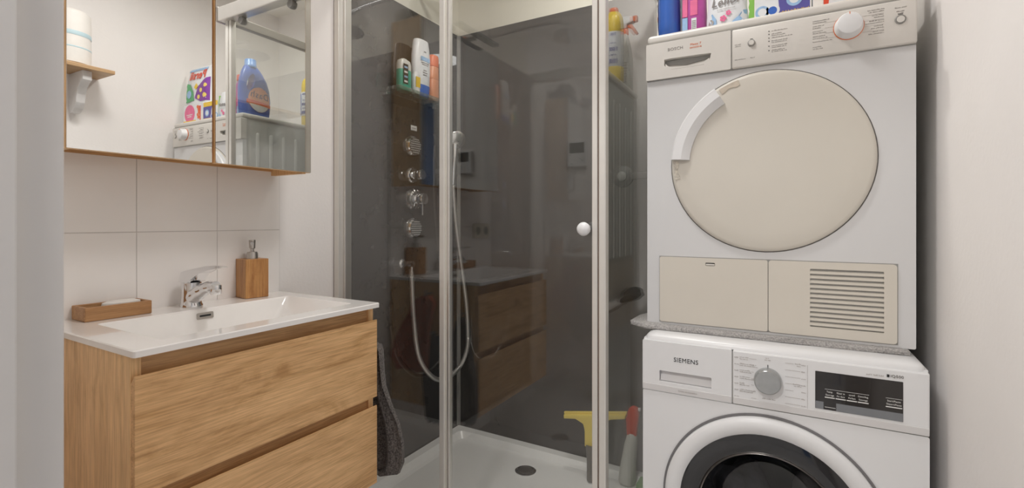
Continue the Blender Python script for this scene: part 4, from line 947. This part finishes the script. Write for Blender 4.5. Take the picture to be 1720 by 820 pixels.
# white pouch
t = thing('scent_pouch', 'white pouch with blue floral print standing on the dryer', 'pouch', (1.343,1.45,ZT))
def pouch(x0,x1,yc,z0,h,th,name,m,par,wav=0.002):
    rings = []
    for k in range(9):
        u = k/8; d_ = th*(1-u**3)+0.002; xx0 = x0-0.002*math.sin(u*9); xx1 = x1+0.002*math.sin(u*11)
        rings.append([(xx0,yc,z0+h*u),(xx0+(x1-x0)*0.12,yc-d_*0.95,z0+h*u),((xx0+xx1)/2,yc-d_,z0+h*u+wav*math.sin(k)),(xx1-(x1-x0)*0.12,yc-d_*0.95,z0+h*u),(xx1,yc,z0+h*u),((xx0+xx1)/2,yc+d_,z0+h*u)])
    return MB().loft(rings).build(name, m, par, True, 60)
pouch(1.291,1.392,1.435,ZT,0.135,0.020,'body','pouch',t)
yL = 1.4128
def conform(root, x0, x1, yc, z0, h, th, lift):
    """lay the printed pieces of a pouch onto its front face"""
    for o in list(root.children):
        if o.name.startswith(('body','green_edge')): continue
        if not o.name.startswith(('lett','small')):      # fine enough to bend
            bm = bmesh.new(); bm.from_mesh(o.data); bmesh.ops.triangulate(bm, faces=bm.faces[:])
            for _ in range(5):
                lg = [e for e in bm.edges if e.calc_length() > 0.016]
                if not lg: break
                bmesh.ops.subdivide_edges(bm, edges=lg, cuts=1); bmesh.ops.triangulate(bm, faces=bm.faces[:])
            bm.to_mesh(o.data); bm.free()
        w = world_loc(o); lf = lift(o.name); ys_ = [v.co.y for v in o.data.vertices]; mid = (min(ys_)+max(ys_))/2
        for v in o.data.vertices:
            u = max(0.0, min(1.0, (v.co.z+w.z-z0)/h)); a = max(0.0, min(1.0, (v.co.x+w.x-x0)/(x1-x0))); a = min(a, 1-a)
            k = a/0.12*0.95 if a < 0.12 else 0.95+0.05*(a-0.12)/0.38
            v.co.y = yc-(th*(1-u**3)+0.002)*k-(lf if v.co.y < mid else lf-0.0006)-w.y
text('Lenor', 0.030, (1.340,yL,ZT+0.066), 'print', t, shear=0.25, bold=0.0004, tilt=math.radians(3), sx=0.95)
bars([(1.318,ZT+0.046,0.044)], yL, 'printl', t, seedv=31, h=0.003)
MB().prism([(1.292,ZT+0.004),(1.300,ZT+0.036),(1.307,ZT+0.037),(1.316,ZT+0.022),(1.318,ZT+0.004)], yL, yL+0.012).build('blue_print', 'skyp', t)
MB().prism([(1.352,ZT+0.003),(1.390,ZT+0.003),(1.391,ZT+0.040),(1.383,ZT+0.036),(1.372,ZT+0.020),(1.360,ZT+0.012)], yL+0.001, yL+0.012).build('blue_print', 'skyp', t)
for fx, fz, r in ((1.334,0.020,0.0075),(1.347,0.033,0.006)):
    mb = MB()
    for q in range(5):
        a = q*2*PI/5; mb.prism(circle(fx+math.cos(a)*r*0.7, ZT+fz+math.sin(a)*r*0.7, r*0.48, 10), yL-0.0004, yL+0.010)
    mb.build('flower', 'pink', t)
MB().prism(circle(1.303,ZT+0.014,0.0075,20), yL-0.0005, yL+0.010).build('round_mark', 'printl', t)
MB().prism([(1.3945,ZT),(1.4075,ZT),(1.4085,ZT+0.12),(1.396,ZT+0.12)]+[(1.3945+0.002*(i % 2),ZT+0.11-i*0.011) for i in range(9)], 1.432, 1.440).build('green_edge', 'limegreen', t)
conform(t, 1.291, 1.392, 1.435, ZT, 0.135, 0.020, lambda n: 0.0034 if n.startswith(('lett','small','flower','round')) else 0.0022)
# tablet box
t = thing('tablet_box', 'white blue and yellow dishwasher tablet box on the dryer', 'box', (1.475,1.46,ZT))
MB().box(1.411,1.534,1.428,1.50,ZT,ZT+0.10,0.001,1).build('carton', 'pouch', t)
yb_ = 1.4275
MB().prism([(1.462,ZT+0.001),(1.534,ZT+0.001),(1.534,ZT+0.075),(1.455,ZT+0.075),(1.464,ZT+0.05),(1.466,ZT+0.02)], yb_-0.0004, yb_+0.001).build('dark_field', 'boxblue', t)
MB().box(1.412,1.533,yb_-0.0005,yb_+0.001,ZT+0.076,ZT+0.099).build('yellow_field', 'yprint', t)
for fx, r, m_ in ((1.427,0.0165,'skyp'),(1.451,0.0165,'pouch'),(1.500,0.018,'skyp')):
    o = MB().prism(circle(fx,ZT+(0.022 if fx < 1.49 else 0.042),r,24), yb_-0.0008, yb_+0.001).build('tablet_print', m_, t)
    MB().prism(circle(fx,ZT+(0.022 if fx < 1.49 else 0.042),r*0.62,20), yb_-0.0012, yb_+0.001).build('tablet_core', 'blue' if m_ == 'pouch' else 'pouch', o)
for q in range(2): bars([(1.469,ZT+0.0065+q*0.007,0.062)], yb_-0.0005, 'yprint', t, seedv=40+q, h=0.005)
# red box
t = thing('powder_box', 'red and white carton with yellow base on the dryer', 'box', (1.61,1.46,ZT))
MB().box(1.540,1.728,1.430,1.52,ZT,ZT+0.105,0.001,1).build('carton', 'pouch', t)
yb_ = 1.4295
MB().box(1.5405,1.562,yb_-0.0004,yb_+0.001,ZT+0.001,ZT+0.06).build('pink_field', 'wrap', t)
MB().prism([(1.563,ZT+0.001),(1.572,ZT+0.001),(1.580,ZT+0.09),(1.563,ZT+0.09)], yb_-0.0006, yb_+0.001).build('red_stripe', 'red', t)
MB().prism(circle(1.668,ZT+0.055,0.048,28), yb_-0.0006, yb_+0.001).build('red_disc', 'pink', t)
MB().box(1.610,1.727,yb_-0.0008,yb_+0.001,ZT+0.001,ZT+0.018).build('yellow_field', 'yprint', t)
mb = MB()
for i in range(5): mb.prism(circle(1.585+0.006*math.sin(i*2),ZT+0.03+i*0.014,0.009,12), yb_-0.0008, yb_+0.001)
mb.build('orange_print', 'redor', t)
bars([(1.640,ZT+0.050,0.056),(1.648,ZT+0.040,0.040)], yb_-0.0006, 'whitep', t, seedv=51, h=0.007)
# laundry capsule bag lying on the boxes
t = thing('capsule_bag', 'white capsule bag with green and purple print on top of the cartons', 'pouch', (1.575,1.465,ZT+0.1055))
pouch(1.508,1.742,1.468,ZT+0.1055,0.205,0.029,'body','pouch',t,0.004)
yb_ = 1.4395
def skew(u,v): return (1.508+0.234*u, ZT+0.1055+0.205*v)
def field(poly, m_, nm, d_=0.0): MB().prism([skew(*p) for p in poly], yb_-0.001-d_, yb_+0.012).build(nm, m_, t)
field([(0.55,0.10),(0.92,0.06),(0.97,0.62),(0.75,0.55),(0.60,0.35)], 'green', 'green_print')
field([(0.05,0.06),(0.30,0.05),(0.52,0.16),(0.40,0.45),(0.20,0.62),(0.05,0.68)], 'purple', 'purple_print')
for u, v, r in ((0.15,0.2,0.013),(0.28,0.34,0.012),(0.14,0.46,0.011),(0.36,0.17,0.012),(0.75,0.28,0.022)):
    MB().prism(circle(*skew(u,v), r, 14), yb_-0.0035, yb_+0.012).build('dot_print', 'skyp' if u > 0.5 else 'yellow2', t)
field([(0.40,0.45),(0.48,0.55),(0.56,0.45),(0.48,0.38)], 'yprint', 'star_print', 0.001)
field([(0.15,0.90),(0.9,0.91),(0.9,0.97),(0.15,0.96)], 'skyp', 'top_band', 0.001)
text('Persil', 0.066, (1.622,yb_-0.003,ZT+0.1055+0.158), 'red', t, bold=0.0016, sx=0.95)
conform(t, 1.508, 1.742, 1.468, ZT+0.1055, 0.205, 0.029, lambda n: 0.0040 if n.startswith(('lett','dot','star')) else 0.0028)
# yellow scouring cream bottle and spray bottle at the rear left edge
t = thing('cleaner_bottle', 'yellow cleaner bottle with white label at the rear of the dryer', 'bottle', (1.163,1.79,ZT))
yx, yy = 1.176, 1.790
MB().lathe([(0,0),(0.032,0.0),(0.036,0.005),(0.036,0.055),(0.0358,0.056)], (yx,yy,ZT), 'z', 28).build('body_base', 'yellow2', t, True)
MB().lathe([(0.0358,0.0555),(0.0366,0.057),(0.0366,0.186),(0.0358,0.187)], (yx,yy,ZT), 'z', 28).build('label', 'pouch', t, True)
MB().lathe([(0.0358,0.1865),(0.036,0.19),(0.0358,0.225),(0.031,0.25),(0.022,0.265),(0.015,0.270)], (yx,yy,ZT), 'z', 28).build('body_top', 'yellow', t, True)
MB().lathe([(0.016,0.266),(0.017,0.268),(0.016,0.280),(0.014,0.284),(0,0.285)], (yx,yy,ZT), 'z', 20).build('cap', 'redor', t, True)
mb = MB()
for i in range(6):
    a0 = math.radians(84+i*8); 
    for zz, hh in ((0.170,0.010),(0.140,0.003),(0.112,0.014),(0.095,0.004),(0.066,0.016)):
        if i in (1,2,3,4) or hh > 0.01: mb.box(yx+math.cos(a0)*0.0369-0.001,yx+math.cos(a0)*0.0369+0.001,yy-math.sin(a0)*0.0369-0.0016,yy-math.sin(a0)*0.0369+0.0016,ZT+zz,ZT+zz+hh)
mb.build('label_print', 'boxblue', t)['kind'] = 'stuff'
mb = MB()
for i in range(3):
    a0 = math.radians(48+i*7); mb.box(yx+math.cos(a0)*0.0369-0.001,yx+math.cos(a0)*0.0369+0.001,yy-math.sin(a0)*0.0369-0.0018,yy-math.sin(a0)*0.0369+0.0018,ZT+0.062,ZT+0.18)
mb.build('label_stripe', 'blue', t)
t = thing('spray_bottle', 'white spray bottle with orange trigger at the rear of the dryer', 'spray bottle', (1.165,1.915,ZT))
zx, zy = 1.172, 1.915
MB().loft(flat_bottle('',zx,zy,ZT,[(0.9,0.0),(1,0.006),(1,0.10),(0.97,0.13),(0.78,0.175),(0.5,0.215),(0.38,0.225)],0.030,0.042)).build('body', 'milky', t, True)
for q in range(8):
    o = MB().box(zx-0.020,zx+0.020,zy-0.0424,zy-0.0395,ZT+0.022+q*0.011,ZT+0.0245+q*0.011).build('label_line', 'printl', t)
MB().lathe([(0.0145,0.222),(0.0155,0.226),(0.0155,0.245),(0.012,0.250)], (zx,zy,ZT), 'z', 20).build('neck_ring', 'redor', t, True)
MB().prism([(zx+0.022,ZT+0.250),(zx+0.026,ZT+0.272),(zx+0.010,ZT+0.296),(zx-0.032,ZT+0.293),(zx-0.038,ZT+0.270),(zx-0.012,ZT+0.262),(zx-0.010,ZT+0.247),(zx+0.012,ZT+0.247)], zy-0.016, zy+0.016, bev=0.003).build('spray_head', 'wplastic', t, True)
MB().prism([(zx-0.016,ZT+0.264),(zx-0.030,ZT+0.262),(zx-0.056,ZT+0.222),(zx-0.047,ZT+0.216),(zx-0.026,ZT+0.248),(zx-0.012,ZT+0.252)], zy-0.007, zy+0.007, bev=0.002).build('trigger', 'redor', t, True)
MB().box(zx-0.052,zx-0.036,zy-0.010,zy+0.010,ZT+0.270,ZT+0.292,0.002).build('nozzle', 'redor', t)
